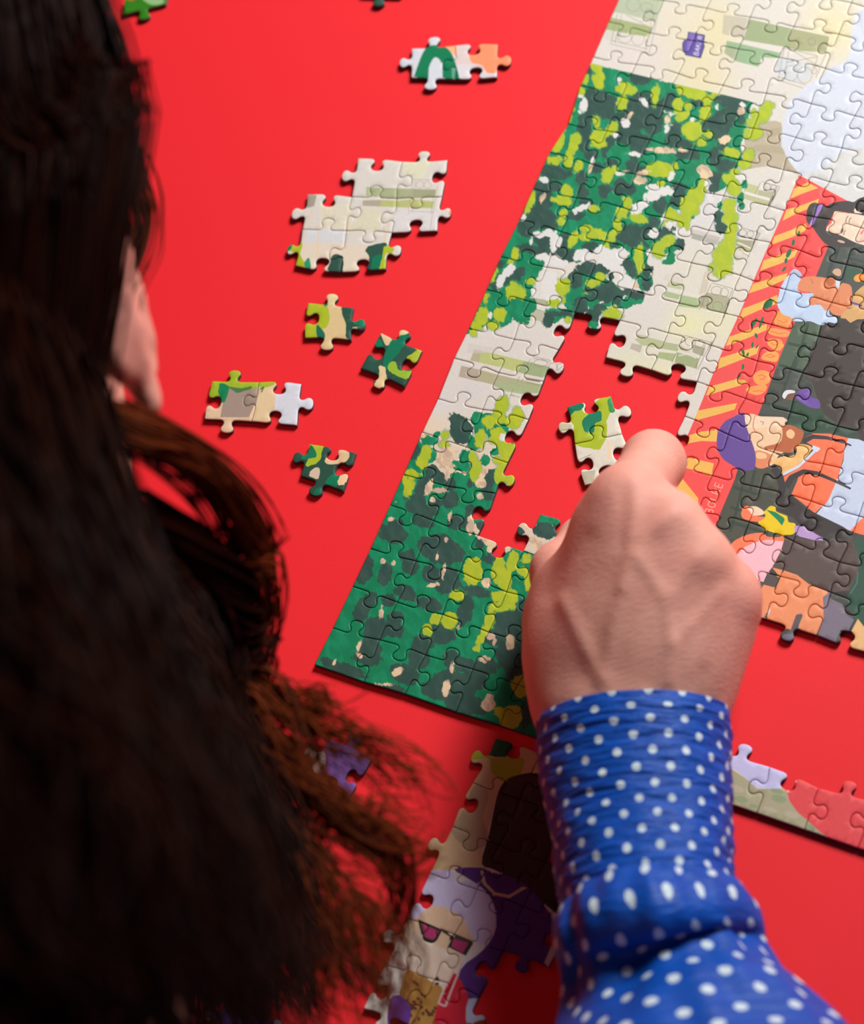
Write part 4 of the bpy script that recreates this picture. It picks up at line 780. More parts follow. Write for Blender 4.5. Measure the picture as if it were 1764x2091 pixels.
def piece_mesh(P, rich, seed):
    """a die-cut piece: cardboard sides, rounded printed top; P in mm around the world origin"""
    r = random.Random(seed)
    h = TOP * 1000 + r.uniform(-.05, .05)
    P = inset(P, 0.055)
    r1 = inset(P, 0.10); r2 = inset(P, 0.36)
    bb = (P[:, 0].min(), P[:, 1].min(), P[:, 0].max(), P[:, 1].max())
    lays = [L for L in LAYERS if L[3][0] < bb[2] and L[3][2] > bb[0] and L[3][1] < bb[3] and L[3][3] > bb[1]]
    n = len(P)
    verts2 = [Vector(p) for p in r2]; faces_in = [list(range(n))]
    for L in lays:
        i0 = len(verts2); verts2 += [Vector(p) for p in L[0]]; faces_in.append(list(range(i0, len(verts2))))
    step = 0.72 if rich else 2.2
    gx = np.arange(bb[0] + .3, bb[2], step); gy = np.arange(bb[1] + .3, bb[3], step)
    for i_, y in enumerate(gy):
        for x in gx: verts2.append(Vector((x + (step / 2 if i_ % 2 else 0), y)))
    vo, eo, fo, ov, oe, of = delaunay_2d_cdt(verts2, [], faces_in, 1, 1e-4)
    keep = [(f, [x - 1 for x in o if x > 0]) for f, o in zip(fo, of) if 0 in o and len(f) == 3]
    ringmap = {}
    for i, o in enumerate(ov):
        for x in o:
            if x < n: ringmap[x] = i
    used = sorted({i for f, _ in keep for i in f} | set(ringmap.values()))
    remap = {v: i for i, v in enumerate(used)}
    V = [(vo[i][0], vo[i][1], h) for i in used]
    nin = len(V)
    V += [(x, y, h - .10) for x, y in r1] + [(x, y, h - .34) for x, y in P] + [(x, y, 0.0) for x, y in P]
    Fc = []; cover = []
    edge_cover = {}
    for f, o in keep:
        t = [remap[i] for i in f]; Fc.append(t); cover.append(o)
        for a_ in range(3): edge_cover[frozenset((t[a_], t[(a_ + 1) % 3]))] = o
    vcover = {}
    for t, o in zip(Fc, cover):
        for v in t: vcover[v] = o
    ntop = len(Fc)
    bev = []
    for i in range(n):
        j = (i + 1) % n
        a_, b_ = remap[ringmap[i]], remap[ringmap[j]]
        o = edge_cover.get(frozenset((a_, b_)), vcover.get(a_, []))
        Fc.append([a_, nin + i, nin + j, b_][::1]); cover.append(o)
        Fc.append([nin + i, nin + n + i, nin + n + j, nin + j]); cover.append(o)
    nprint = len(Fc)
    for i in range(n):
        j = (i + 1) % n
        Fc.append([nin + n + i, nin + 2 * n + i, nin + 2 * n + j, nin + n + j]); cover.append([])
    Fc.append([nin + 2 * n + i for i in range(n)][::-1]); cover.append([])
    V = np.array(V)
    # printed colours
    q3 = V.copy(); q3[:, 2] = TOP * 1000
    q = to_px(q3 / 1000.0)
    W = wash(q)
    lf = leaf_fields(q) if rich else np.full((len(V), 5), -9.0)
    ctr = (P.min(0) + P.max(0)) / 2
    me = bpy.data.meshes.new('piece')
    me.from_pydata([((x - ctr[0]) / 1000, (y - ctr[1]) / 1000, z / 1000) for x, y, z in V], [], Fc)
    nl = len(me.loops)
    cc = np.ones((nl, 4), np.float32); l2 = np.zeros((nl, 4), np.float32); uvs = np.zeros((nl, 2), np.float32); lfv = np.zeros((nl, 4), np.float32)
    li = 0
    for fi, (f, o) in enumerate(zip(Fc, cover)):
        c_ = W[f]; off = 0.0
        for x in sorted(o):
            L = lays[x]
            if L[2] < 0: off = 1.0; continue
            c_ = c_ * (1 - L[2]) + np.array(L[1]) * L[2]
        m_ = len(f)
        cc[li:li + m_, :3] = c_
        l2[li:li + m_, 0] = lf[f, 3]; l2[li:li + m_, 1] = lf[f, 4]; l2[li:li + m_, 2] = off
        lfv[li:li + m_, 0:3] = lf[f, 0:3]
        uvs[li:li + m_] = V[f, :2] / 10.0
        li += m_
    for nm, arr in (('print', cc), ('leaf', lfv), ('leaf2', l2)):
        me.attributes.new(nm, 'FLOAT_COLOR', 'CORNER').data.foreach_set('color', arr.ravel())
    me.uv_layers.new(name='print_uv').data.foreach_set('uv', uvs.ravel())
    mi = np.zeros(len(Fc), np.int32); mi[nprint:] = 1
    me.polygons.foreach_set('material_index', mi)
    sm = np.ones(len(Fc), bool); sm[nprint:] = False
    me.polygons.foreach_set('use_smooth', sm)
    me.validate(); me.update()
    return me, ctr


N_PIECE = [0]


def add_piece(name, P, rich=True, parent=None, z=0.0):
    N_PIECE[0] += 1
    me, ctr = piece_mesh(P, rich, N_PIECE[0])
    return link_mesh(name, me, [M_PRINT, M_CORE], parent, (ctr[0] / 1000, ctr[1] / 1000, z))


# ---- the main puzzle: nodes of the cut, where four pieces meet
NODES = {(1, 0): (1353.9, 0.9), (2, 0): (1442.3, 17), (3, 0): (1530.6, 34.9), (4, 0): (1619.9, 54.4), (5, 0): (1711.7, 69.7), (0, 1): (1242.5, 44.6), (1, 1): (1326.7, 67.2), (2, 1): (1415, 83.3), (3, 1): (1506.8, 100.3), (4, 1): (1589.2, 117.3), (5, 1): (1684.5, 139.5), (0, 2): (1211, 116.5), (1, 2): (1297.4, 131.5), (2, 2): (1384.8, 150.5), (3, 2): (1475.3, 174.3), (4, 2): (1563.7, 190.5), (5, 2): (1655.6, 211.7), (6, 2): (1744.9, 236.4), (0, 3): (1184.7, 175.2), (1, 3): (1268, 198), (2, 3): (1355.6, 216.8), (3, 3): (1438.9, 246.6), (4, 3): (1537.4, 261.9), (5, 3): (1624, 280.6), (6, 3): (1718.2, 302), (0, 4): (1160, 253.4), (1, 4): (1238, 267), (2, 4): (1326, 285), (3, 4): (1414.8, 306.3), (4, 4): (1507.5, 325.9), (5, 4): (1599, 346.5), (6, 4): (1692.7, 371), (0, 5): (1121.2, 311.4), (1, 5): (1208, 335.2), (2, 5): (1296.4, 355.6), (3, 5): (1384.6, 376.9), (4, 5): (1476.9, 399.9), (5, 5): (1569.6, 420.3), (6, 5): (1662, 442.3), (0, 6): (1088, 385.4), (1, 6): (1176.5, 404), (2, 6): (1265.8, 422), (3, 6): (1356, 444), (4, 6): (1446.3, 470.4), (5, 6): (1540.7, 489), (6, 6): (1635, 512), (7, 6): (1727.6, 540), (0, 7): (1060, 448), (1, 7): (1145, 473), (2, 7): (1234, 493), (3, 7): (1326, 516), (4, 7): (1410.9, 536.6), (5, 7): (1510.8, 562.2), (6, 7): (1603.5, 591), (7, 7): (1697.8, 617.5), (0, 8): (1022, 523.8), (1, 8): (1115.6, 545.6), (2, 8): (1204, 565.5), (3, 8): (1290, 591.8), (4, 8): (1386.2, 619), (5, 8): (1479, 639.5), (6, 8): (1574.5, 662.6), (7, 8): (1670.6, 686.4), (0, 9): (993, 591), (1, 9): (1080.7, 615.6), (2, 9): (1173.4, 637.8), (3, 9): (1265.5, 653.9), (4, 9): (1363.3, 679.4), (5, 9): (1451.7, 705), (6, 9): (1546.5, 737.4), (7, 9): (1638.4, 761), (8, 9): (1742.7, 787), (0, 10): (956.6, 671), (1, 10): (1049.3, 693), (2, 10): (1139.4, 714.3), (3, 10): (1236.6, 729.6), (4, 10): (1329.3, 755), (5, 10): (1422.8, 779), (6, 10): (1521.6, 813.4), (7, 10): (1613.4, 840.6), (8, 10): (1709.8, 870), (0, 11): (926.8, 731.3), (1, 11): (1017.8, 761), (2, 11): (1108.8, 779), (5, 11): (1398, 849.7), (6, 11): (1486.5, 887), (7, 11): (1578.3, 923.4), (8, 11): (1680.3, 947), (0, 12): (894, 814), (1, 12): (985, 836), (2, 12): (1078.5, 856.5), (6, 12): (1453.6, 971), (7, 12): (1552.2, 996), (8, 12): (1655.4, 1023), (0, 13): (861.6, 882), (1, 13): (951, 912.6), (2, 13): (1036, 945), (7, 13): (1529.5, 1066), (0, 14): (823.4, 968.8), (1, 14): (916, 993.4), (2, 14): (1011.3, 1007), (0, 15): (796.2, 1030.9), (1, 15): (884.6, 1063), (2, 15): (968.6, 1100.4), (3, 15): (1067.7, 1125), (0, 16): (756, 1120), (1, 16): (848.6, 1145.5), (2, 16): (938.6, 1167), (3, 16): (1033.8, 1208.6), (0, 17): (719.5, 1196.9), (1, 17): (810.8, 1229.5), (2, 17): (903.4, 1254.3), (3, 17): (997.3, 1290.8), (0, 18): (679, 1281.7), (1, 18): (774.3, 1306.4), (2, 18): (868.2, 1337.7), (3, 18): (964.7, 1366.4), (0, 19): (641.3, 1357.3), (1, 19): (743, 1392.5), (2, 19): (826.5, 1417), (3, 19): (930.8, 1453.8), (4, 19): (1022, 1481), (9, 19): (1544.8, 1660), (10, 19): (1642.6, 1693.9)}
G_O = np.array([0.14440, 0.17484]) * 1000; G_X = np.array([0.012336, -0.011697]) * 1000; G_Y = np.array([-0.010544, -0.011120]) * 1000
NODES[(2, 15)] = (975, 1092.6); NODES[(3, 14)] = (1103, 1049); NODES[(8, 13)] = (1619.6, 1105); NODES[(9, 13)] = (1714, 1148); NODES[(8, 14)] = (1593.3, 1177); NODES[(9, 14)] = (1695.3, 1209); NODES[(8, 15)] = (1564, 1263.6); NODES[(9, 15)] = (1667, 1297)
NODES[(9, 18)] = (1571, 1565.5); NODES[(10, 18)] = (1670.6, 1608.8)
GRID = {kk: at(*v)[:2] * 1000 for kk, v in NODES.items()}


def node(c, r):
    if (c, r) not in GRID:
        rr = random.Random(c * 97 + r * 13)
        p = G_O + c * G_X + r * G_Y
        # follow the drift of the nearest known nodes
        near = sorted(((abs(c - a) + abs(r - b), a, b) for a, b in NODES))[:3]
        dr = sum((GRID[(a, b)] - (G_O + a * G_X + b * G_Y)) for _, a, b in near) / 3
        j = np.array([rr.uniform(-.5, .5), rr.uniform(-.5, .5)])
        GRID[(c, r)] = p + dr * 0.5 + j
        if c == 0:
            GRID[(c, r)] = p + G_Y * rr.uniform(-.05, .05)
    return GRID[(c, r)]


H_FLIP = {(2, 3), (3, 1), (3, 2), (4, 2), (3, 8), (3, 9), (5, 11), (6, 11), (5, 12), (7, 13), (8, 13), (8, 14)}
V_FLIP = {(4, 1), (4, 2), (3, 1), (2, 12), (2, 13), (2, 14), (2, 15)}
CUTS = {}


def hcut(c, r):
    kk = ('h', c, r)
    if kk not in CUTS:
        up = ((c + r) % 2 == 0) != ((c, r) in H_FLIP)
        CUTS[kk] = cut(node(c, r), node(c + 1, r), -G_Y if up else G_Y, c * 31 + r * 57, r == 19)
    return CUTS[kk]


def vcut(c, r):
    kk = ('v', c, r)
    if kk not in CUTS:
        right = ((c + r) % 2 == 0) != ((c, r) in V_FLIP)
        CUTS[kk] = cut(node(c, r), node(c, r + 1), G_X if right else -G_X, 1000 + c * 31 + r * 57, c == 0)
    return CUTS[kk]


def present(c, r):
    if r <= 8: return True
    if c <= 1: return True
    if r == 9: return c >= 3
    if r in (10, 11, 12): return c >= 5
    if r == 13: return c >= 6
    if r == 14: return c == 3 or c >= 7
    if r == 15: return c in (2, 3)
    if r in (16, 17): return c <= 4
    return True


puzzle = empty('jigsaw_puzzle', (*(at(900, 1000, 0)[:2]), 0))
tag(puzzle, 'large half-finished jigsaw puzzle with leafy trees, facades and striped red awning', 'puzzle')
count = 0
for r in range(-3, 19):
    for c in range(0, 13):
        if not present(c, r): continue
        quad4 = np.array([node(c, r), node(c + 1, r), node(c + 1, r + 1), node(c, r + 1)])
        q = to_px(np.c_[quad4 / 1000, np.full(4, TOP)])
        if q[:, 0].min() > 1764 + 40 or q[:, 1].max() < -40: continue
        if r == 18 and q[:, 0].min() > 1790: continue
        P = outline([hcut(c, r), vcut(c + 1, r), hcut(c, r + 1)[::-1], vcut(c, r)[::-1]])
        qc = q.mean(0)
        rich = qc[0] < 1620 and not (qc[0] > 1560 and qc[1] > 380) and not (r == 18 and c > 4)
        add_piece('piece', P, rich, puzzle)
        count += 1
print('main pieces', count)


def group_of_pieces(grid, hs, vs, cells, seed, rich=False):
    """outlines of a small group; grid {(c,r): pixel}, hs/vs: direction of the knobs, +1 down / right, -1 up / left, 0 straight"""
    g = {kk: at(*v)[:2] * 1000 for kk, v in grid.items()}
    out = []
    cache = {}

    def H(c, r):
        if ('h', c, r) not in cache:
            a, b = g[(c, r)], g[(c + 1, r)]; d = b - a; nrm = np.array([d[1], -d[0]])       # towards the viewer
            s = hs[(c, r)]
            cache[('h', c, r)] = cut(a, b, nrm * s, seed + c * 7 + r * 3, s == 0)
        return cache[('h', c, r)]

    def Vc(c, r):
        if ('v', c, r) not in cache:
            a, b = g[(c, r)], g[(c, r + 1)]; d = b - a; nrm = np.array([-d[1], d[0]])
            s = vs[(c, r)]
            cache[('v', c, r)] = cut(a, b, nrm * s, seed + 500 + c * 7 + r * 3, s == 0)
        return cache[('v', c, r)]
    for c, r in cells:
        out.append(outline([H(c, r), Vc(c + 1, r), H(c, r + 1)[::-1], Vc(c, r)[::-1]]))
    return out


def centre_of(outs):
    a = np.vstack([np.array(o) for o in outs]); return a.mean(0) / 1000


def loose_group(name, outs, label, group=None):
    c = centre_of(outs)
    e = empty(name, (c[0], c[1], 0)); tag(e, label, 'puzzle pieces', group)
    for o in outs: add_piece('piece', o, False, e)
    return e


def loose_piece(out, label):
    o = add_piece('jigsaw_piece', out, False); tag(o, label, 'puzzle piece', 'loose pieces on the red table'); return o


def P2(f, **kw): return {kk: f([v])[0] for kk, v in kw.items()}


def G2(f, d): return {kk: f([v])[0] for kk, v in d.items()}


# pair with the green arch, top of the table
outs = group_of_pieces(G2(tT, {(0, 0): (355, 345), (1, 0): (866, 310), (2, 0): (1388, 293), (0, 1): (350, 697), (1, 1): (880, 715), (2, 1): (1378, 690)}),
                       {(0, 0): -1, (1, 0): 1, (0, 1): 1, (1, 1): -1}, {(0, 0): -1, (1, 0): -1, (2, 0): 1}, [(0, 0), (1, 0)], 11)
loose_group('joined_jigsaw_pieces', outs, 'two joined jigsaw pieces printed with a green arch, white and peach')
# seven cream pieces
outs = group_of_pieces(G2(tO, {(0, 0): (755, 188), (1, 0): (1150, 218), (2, 0): (1557, 204), (-1, 1): (298, 512), (0, 1): (697, 538), (1, 1): (1100, 553), (2, 1): (1508, 538), (-1, 2): (252, 830), (0, 2): (645, 842), (1, 2): (1055, 860), (2, 2): (1467, 842), (-1, 3): (188, 1158), (0, 3): (592, 1215), (1, 3): (1002, 1185)}),
                       {(0, 0): 1, (1, 0): -1, (-1, 1): 1, (0, 1): -1, (1, 1): 1, (-1, 2): -1, (0, 2): 1, (1, 2): -1, (-1, 3): -1, (0, 3): -1},
                       {(0, 0): -1, (1, 0): 1, (2, 0): -1, (-1, 1): -1, (0, 1): 1, (1, 1): -1, (2, 1): 1, (-1, 2): -1, (0, 2): -1, (1, 2): 1},
                       [(0, 0), (1, 0), (-1, 1), (0, 1), (1, 1), (-1, 2), (0, 2)], 21)
loose_group('joined_jigsaw_pieces', outs, 'seven joined cream jigsaw pieces with olive bands and bits of green foliage')
# pair lying at the left of the table
outs = group_of_pieces(G2(tS, {(0, 0): (118, 697), (1, 0): (450, 705), (2, 0): (757, 718), (0, 1): (60, 972), (1, 1): (400, 988), (2, 1): (727, 1017)}),
                       {(0, 0): -1, (1, 0): 1, (0, 1): 1, (1, 1): -1}, {(0, 0): 1, (1, 0): -1, (2, 0): 1}, [(0, 0), (1, 0)], 31)
loose_group('joined_jigsaw_pieces', outs, 'two joined jigsaw pieces, one taupe with lime top, one white')


def single(f, tl, tr, br, bl, top, right, bottom, left, seed):
    return group_of_pieces(G2(f, {(0, 0): tl, (1, 0): tr, (0, 1): bl, (1, 1): br}), {(0, 0): top, (0, 1): bottom}, {(0, 0): left, (1, 0): right}, [(0, 0)], seed)[0]


loose_piece(single(tS, (808, 133), (1135, 170), (1117, 402), (783, 388), -1, 1, 1, 1, 41), 'tan jigsaw piece with a lime left side and dark green right tab')
loose_piece(single(tS, (1335, 350), (1628, 478), (1500, 738), (1183, 608), -1, -1, 1, 1, 45), 'tilted dark green jigsaw piece with lime patches and cream lower tab')
loose_piece(single(tS, (818, 1150), (1153, 1215), (1062, 1492), (752, 1382), 1, -1, 1, -1, 52), 'dark green jigsaw piece with a cream upper corner, nearest the long hair')
outs = group_of_pieces(G2(tU, {(0, 0): (342, 312), (1, 0): (738, 213), (0, 1): (410, 645), (1, 1): (838, 555), (0, 2): (500, 1020), (1, 2): (945, 885)}),
                       {(0, 0): 1, (0, 1): -1, (0, 2): -1}, {(0, 0): -1, (1, 0): 1, (0, 1): 1, (1, 1): -1}, [(0, 0), (0, 1)], 61)
loose_group('joined_jigsaw_pieces', outs, 'two joined lime and cream jigsaw pieces in the gap beside the index finger')
one_px = lambda p: list(p)
quad([(600, 1460), (800, 1460), (800, 1680), (580, 1680)], (118, 84, 158))
lay([(625, 1525), (660, 1530), (662, 1570), (630, 1580), (600, 1560)], (214, 190, 176))
loose_piece(single(one_px, (672, 1508), (760, 1548), (709, 1634), (620, 1588), -1, -1, -1, -1, 71), 'purple jigsaw piece half hidden behind the loose hair ends')
quad([(440, 2000), (560, 2000), (560, 2140), (420, 2140)], (72, 52, 120))
loose_piece(single(one_px, (462, 2040), (552, 2058), (530, 2130), (438, 2112), -1, 1, 1, -1, 75), 'deep violet jigsaw piece at the front edge under the hair')
quad([(150, -120), (420, -120), (420, 80), (150, 80)], (52, 128, 24))
lay([(290, -5), (320, -15), (335, 5), (310, 10)], (150, 190, 130))
loose_piece(single(one_px, (262, -45), (345, -58), (338, 8), (250, 30), 1, -1, 1, 1, 77), 'leaf green jigsaw piece beyond the top of the head')
quad([(700, -120), (860, -120), (860, 40), (700, 40)], (46, 84, 70))
loose_piece(single(one_px, (742, -72), (826, -70), (820, -8), (738, -10), 1, 1, 1, -1, 79), 'dark green jigsaw piece cut by the far edge of the view')

# second block near the front edge
bg = {}
for r in range(0, 9):
    for c in range(0, 5):
        rr = random.Random(r * 11 + c)
        bg[(c, r)] = (1010 + c * 96 - r * 44.3 + rr.uniform(-3, 3), 1505 + c * 33 + r * 92.5 + rr.uniform(-3, 3))
hs = {(c, r): (1 if (c + r) % 2 == 0 else -1) for c in range(5) for r in range(9)}
vs = {(c, r): (-1 if (c + r) % 2 == 0 else 1) for c in range(6) for r in range(9)}
cells = [(0, 0), (1, 0), (0, 1), (1, 1), (0, 2), (1, 2), (2, 2), (0, 3), (1, 3), (2, 3), (0, 4), (1, 4), (0, 5), (1, 5), (1, 6), (2, 6), (1, 7), (2, 7)]
outs = group_of_pieces(bg, hs, vs, cells, 91)
loose_group('jigsaw_section', outs, 'assembled puzzle section picturing a white-haired figure in magenta sunglasses')

# ------------------------------------------------------------------ the person: body as one continuous surface
def vec(*a): return np.array(a, float)


def norm(v): return v / np.linalg.norm(v)


E_EAR = at(252, 620, 0.205)
FACE = norm(vec(0.16, 0.50, -0.85)); UPV = vec(0.16, 0.84, 0.52); UPV = norm(UPV - FACE * (UPV @ FACE)); RGT = np.cross(FACE, UPV)
HEAD = E_EAR - RGT * 0.083 + FACE * 0.012


def hd(x, y, z):                   # head frame: right, forward, up (metres)
    return HEAD + RGT * x + FACE * y + UPV * z


NECK0 = hd(0.0, -0.035, -0.075); NECK1 = vec(-0.145, -0.27, 0.215)
SHR = vec(-0.010, -0.395, 0.245); SHL = vec(-0.285, -0.385, 0.225)
ELR = vec(0.012, -0.352, 0.058); ELL = vec(-0.37, -0.40, 0.05)
WR = at(1290, 1560, 0.040)

PRIMS = []     # (kind, data, blend)


def cone(a, ra, b, rb, k=0.006, grp='body'): PRIMS.append(('c', np.array(a), ra, np.array(b), rb, k, grp))


def ellipsoid(c, ax, rad, k=0.008, grp='body'): PRIMS.append(('e', np.array(c), np.array(ax), np.array(rad), k, grp))


# torso, shoulders, arms
TOR = np.eye(3)
ellipsoid((-0.145, -0.475, 0.03), TOR, (0.145, 0.095, 0.20), 0.03)
ellipsoid((-0.145, -0.45, 0.17), TOR, (0.15, 0.10, 0.115), 0.03)
ellipsoid((-0.145, -0.50, -0.17), TOR, (0.15, 0.11, 0.13), 0.04)
cone(NECK1, 0.062, (-0.14, -0.36, 0.20), 0.09, 0.04)
cone(NECK1 + vec(0, -0.05, -0.01), 0.05, SHR, 0.052, 0.04)
cone(NECK1 + vec(0, -0.05, -0.01), 0.05, SHL, 0.052, 0.04)
cone(SHR, 0.05, ELR, 0.037, 0.02)
FA = [(ELR, .034), (at(1425, 2260, .055), .026), (at(1372, 2050, .046), .0170), (at(1332, 1870, .044), .0165), (at(1300, 1640, .041), .0175), (at(1285, 1560, .040), .0175)]
for (a_, ra), (b_, rb) in zip(FA, FA[1:]): cone(a_, ra, b_, rb, 0.010)
cone(SHL, 0.05, ELL, 0.038, 0.02)
LW = vec(-0.30, -0.19, 0.032)
cone(ELL, 0.037, LW, 0.023, 0.02)
cone(NECK0, 0.052, NECK1, 0.056, 0.03)
# head
HA = np.array([RGT, FACE, UPV])
ellipsoid(hd(0, -0.008, 0.03), HA, (0.074, 0.094, 0.088), 0.02)
ellipsoid(hd(0, 0.030, -0.035), HA, (0.060, 0.062, 0.078), 0.03)
cone(hd(0, 0.066, -0.085), 0.022, hd(0, 0.045, -0.070), 0.034, 0.02)
cone(hd(0.05, 0.0, -0.055), 0.016, hd(0.018, 0.06, -0.085), 0.018, 0.02)
cone(hd(-0.05, 0.0, -0.055), 0.016, hd(-0.018, 0.06, -0.085), 0.018, 0.02)
cone(hd(0, 0.092, 0.008), 0.007, hd(0, 0.112, -0.028), 0.011, 0.008)
for s_ in (-1, 1):
    ellipsoid(hd(s_ * 0.012, 0.098, -0.032), HA, (0.009, 0.009, 0.007), 0.005)
    ellipsoid(hd(s_ * 0.032, 0.078, 0.010), HA, (0.015, 0.012, 0.010), 0.004)
    cone(hd(s_ * 0.048, 0.072, 0.022), 0.009, hd(s_ * 0.016, 0.088, 0.024), 0.009, 0.008)
ellipsoid(hd(0, 0.090, -0.055), HA, (0.022, 0.010, 0.005), 0.004)
ellipsoid(hd(0, 0.088, -0.064), HA, (0.020, 0.010, 0.006), 0.004)
# ears: rim, lobe and bowl
for s_ in (-1, 1):
    c0 = (s_ * 0.076, -0.010, 0.0)
    rim = []
    for t in np.linspace(-0.5, 4.1, 12):
        rim.append(hd(c0[0] + s_ * (0.009 + 0.003 * math.sin(t)), c0[1] - 0.004 - 0.014 * math.cos(t - 1.2), c0[2] + 0.024 * math.sin(t - 0.2)))
    for a_, b_ in zip(rim, rim[1:]): cone(a_, 0.0033, b_, 0.0033, 0.003)
    ellipsoid(hd(c0[0] + s_ * 0.004, c0[1] - 0.006, c0[2]), HA, (0.006, 0.014, 0.022), 0.004)
    ellipsoid(hd(c0[0] + s_ * 0.006, c0[1] + 0.003, c0[2] - 0.024), HA, (0.004, 0.006, 0.007), 0.004)

# right hand: back of the hand, knuckles, five curled fingers
J = lambda x, y, z: at(x, y, z)
MC = {'i': (J(1212, 1430, .044), .0135, J(1277, 1030, .066), .0104), 'm': (J(1270, 1430, .047), .014, J(1352, 1092, .066), .0096), 'r': (J(1330, 1430, .046), .014, J(1414, 1162, .062), .0092), 'p': (J(1385, 1432, .041), .0135, J(1478, 1234, .052), .0086)}
for kk in 'imrp':
    a_, ra, b_, rb = MC[kk]
    cone(a_, ra, b_, rb, 0.012, 'hand')
cone(J(1238, 1330, .050), .0125, J(1318, 1125, .059), .0120, 0.012, 'hand')
cone(J(1330, 1360, .048), .0135, J(1392, 1200, .055), .0118, 0.012, 'hand')
cone(J(1300, 1300, .052), .0125, J(1350, 1135, .0585), .0110, 0.012, 'hand')
cone(J(1280, 1240, .054), .012, J(1305, 1080, .060), .0115, 0.012, 'hand')
cone(J(1380, 1330, .048), .0125, J(1438, 1222, .051), .0100, 0.012, 'hand')
cone(J(1405, 1400, .036), .0125, J(1456, 1282, .042), .0108, 0.012, 'hand')      # heel of the hand on the little finger side
cone(J(1208, 1460, .041), .0160, J(1240, 1640, .040), .0140, 0.008, 'hand')
cone(J(1326, 1460, .041), .0160, J(1335, 1640, .041), .0140, 0.008, 'hand')
cone(J(1266, 1465, .0435), .0160, J(1285, 1640, .042), .0150, 0.008, 'hand')
cone(J(1190, 1300, .046), .0120, J(1240, 1095, .054), .0105, 0.014, 'hand')     # muscle between thumb and index finger
cone(J(1178, 1400, .040), .0128, J(1146, 1270, .037), .0102, 0.012, 'hand')     # thumb: ball
cone(J(1180, 1330, .040), .0125, J(1165, 1200, .042), .0095, 0.012, 'hand')
thumb = [(J(1146, 1270, .037), .0100), (J(1146, 1168, .031), .0092), (J(1195, 1110, .020), .0085), (J(1240, 1085, .012), .0070)]
fing = {'i': [(MC['i'][2], .0104), (J(1334, 944, .038), .0096), (J(1318, 992, .018), .0080), (J(1276, 1055, .0085), .0066)],
        'm': [(MC['m'][2], .0098), (J(1372, 1075, .034), .0092), (J(1366, 1085, .016), .0080), (J(1340, 1125, .009), .0068)],
        'r': [(MC['r'][2], .0095), (J(1432, 1150, .031), .0088), (J(1424, 1168, .014), .0078), (J(1390, 1196, .0095), .0066)],
        'p': [(MC['p'][2], .0088), (J(1498, 1248, .027), .0078), (J(1478, 1258, .013), .0070), (J(1444, 1268, .009), .0060)]}
for nm, ch in [('t', thumb)] + list(fing.items()):
    for (a_, ra), (b_, rb) in zip(ch, ch[1:]):
        cone(a_, ra, b_, rb, 0.0022, 'f' + nm)
    for (a_, ra) in ch[1:-1]: ellipsoid(a_, np.eye(3), (ra * 1.06,) * 3, 0.003, 'f' + nm)
# knuckle bumps
for p_, r_ in ((J(1290, 1003, .0665), .0085), (J(1378, 1068, .0680), .0082), (J(1438, 1138, .0645), .0078), (J(1497, 1208, .0535), .0074)):
    ellipsoid(p_, np.eye(3), (r_,) * 3, 0.006, 'hand')
# left hand resting on the table, out of view
LWd = norm(LW - ELL); LWn = vec(-LWd[1], LWd[0], 0)
ellipsoid(LW + LWd * 0.045 + vec(0, 0, -0.008), np.array([norm(LWn), LWd, vec(0, 0, 1)]), (0.038, 0.05, 0.014), 0.012)
for i_, (o_, l_) in enumerate(((-0.028, 0.068), (-0.010, 0.080), (0.009, 0.074), (0.026, 0.056))):
    b0 = LW + LWd * 0.082 + LWn * o_ + vec(0, 0, -0.010); b1 = b0 + LWd * l_ * 0.6 + vec(0, 0, 0.001); b2 = b0 + LWd * l_ + vec(0, 0, -0.013)
    cone(b0, .0092, b1, .0083, 0.003, 'l%d' % i_); cone(b1, .0083, b2, .0068, 0.003, 'l%d' % i_)
b0 = LW + LWd * 0.02 - LWn * 0.03 + vec(0, 0, -0.010)
cone(b0, .012, b0 + LWd * 0.03 - LWn * 0.022, .0095, 0.006, 'l5'); cone(b0 + LWd * 0.03 - LWn * 0.022, .0095, b0 + LWd * 0.055 - LWn * 0.026 + vec(0, 0, -0.008), .0075, 0.003, 'l5')


def axis(lo, hi, zones, coarse):
    """grid coordinates from lo to hi, finer inside the zones"""
    out = [lo]
    while out[-1] < hi:
        st = coarse
        for a_, b_, s_ in zones:
            if a_ - 1e-9 <= out[-1] < b_: st = min(st, s_)
            elif out[-1] < a_ < out[-1] + st: st = max(a_ - out[-1], 1e-4)
        out.append(out[-1] + st)
    return np.array(out)


hp = np.array([p_[1] for p_ in PRIMS if p_[6 if p_[0] == 'c' else 5][0] in 'hf'] + [p_[3] for p_ in PRIMS if p_[0] == 'c' and p_[6][0] in 'hf'])
lo_, hi_ = hp.min(0) - 0.019, hp.max(0) + 0.019
ep = np.array([hd(0.075 + a_, b_ - 0.008, c_) for a_ in (-0.012, 0.03) for b_ in (-0.03, 0.03) for c_ in (-0.045, 0.045)])
el, eh = ep.min(0), ep.max(0)
FINE, MID = 0.00125, 0.0026
AX = [axis([-0.45, -0.66, -0.33][i], [0.16, 0.16, 0.36][i], [(lo_[i], hi_[i], FINE), (el[i], eh[i], MID)], 0.0075) for i in range(3)]
SHAPE = tuple(len(a_) for a_ in AX)


def smin(a_, b_, k):
    h = np.clip(0.5 + 0.5 * (b_ - a_) / k, 0, 1)
    return b_ + (a_ - b_) * h - k * h * (1 - h)


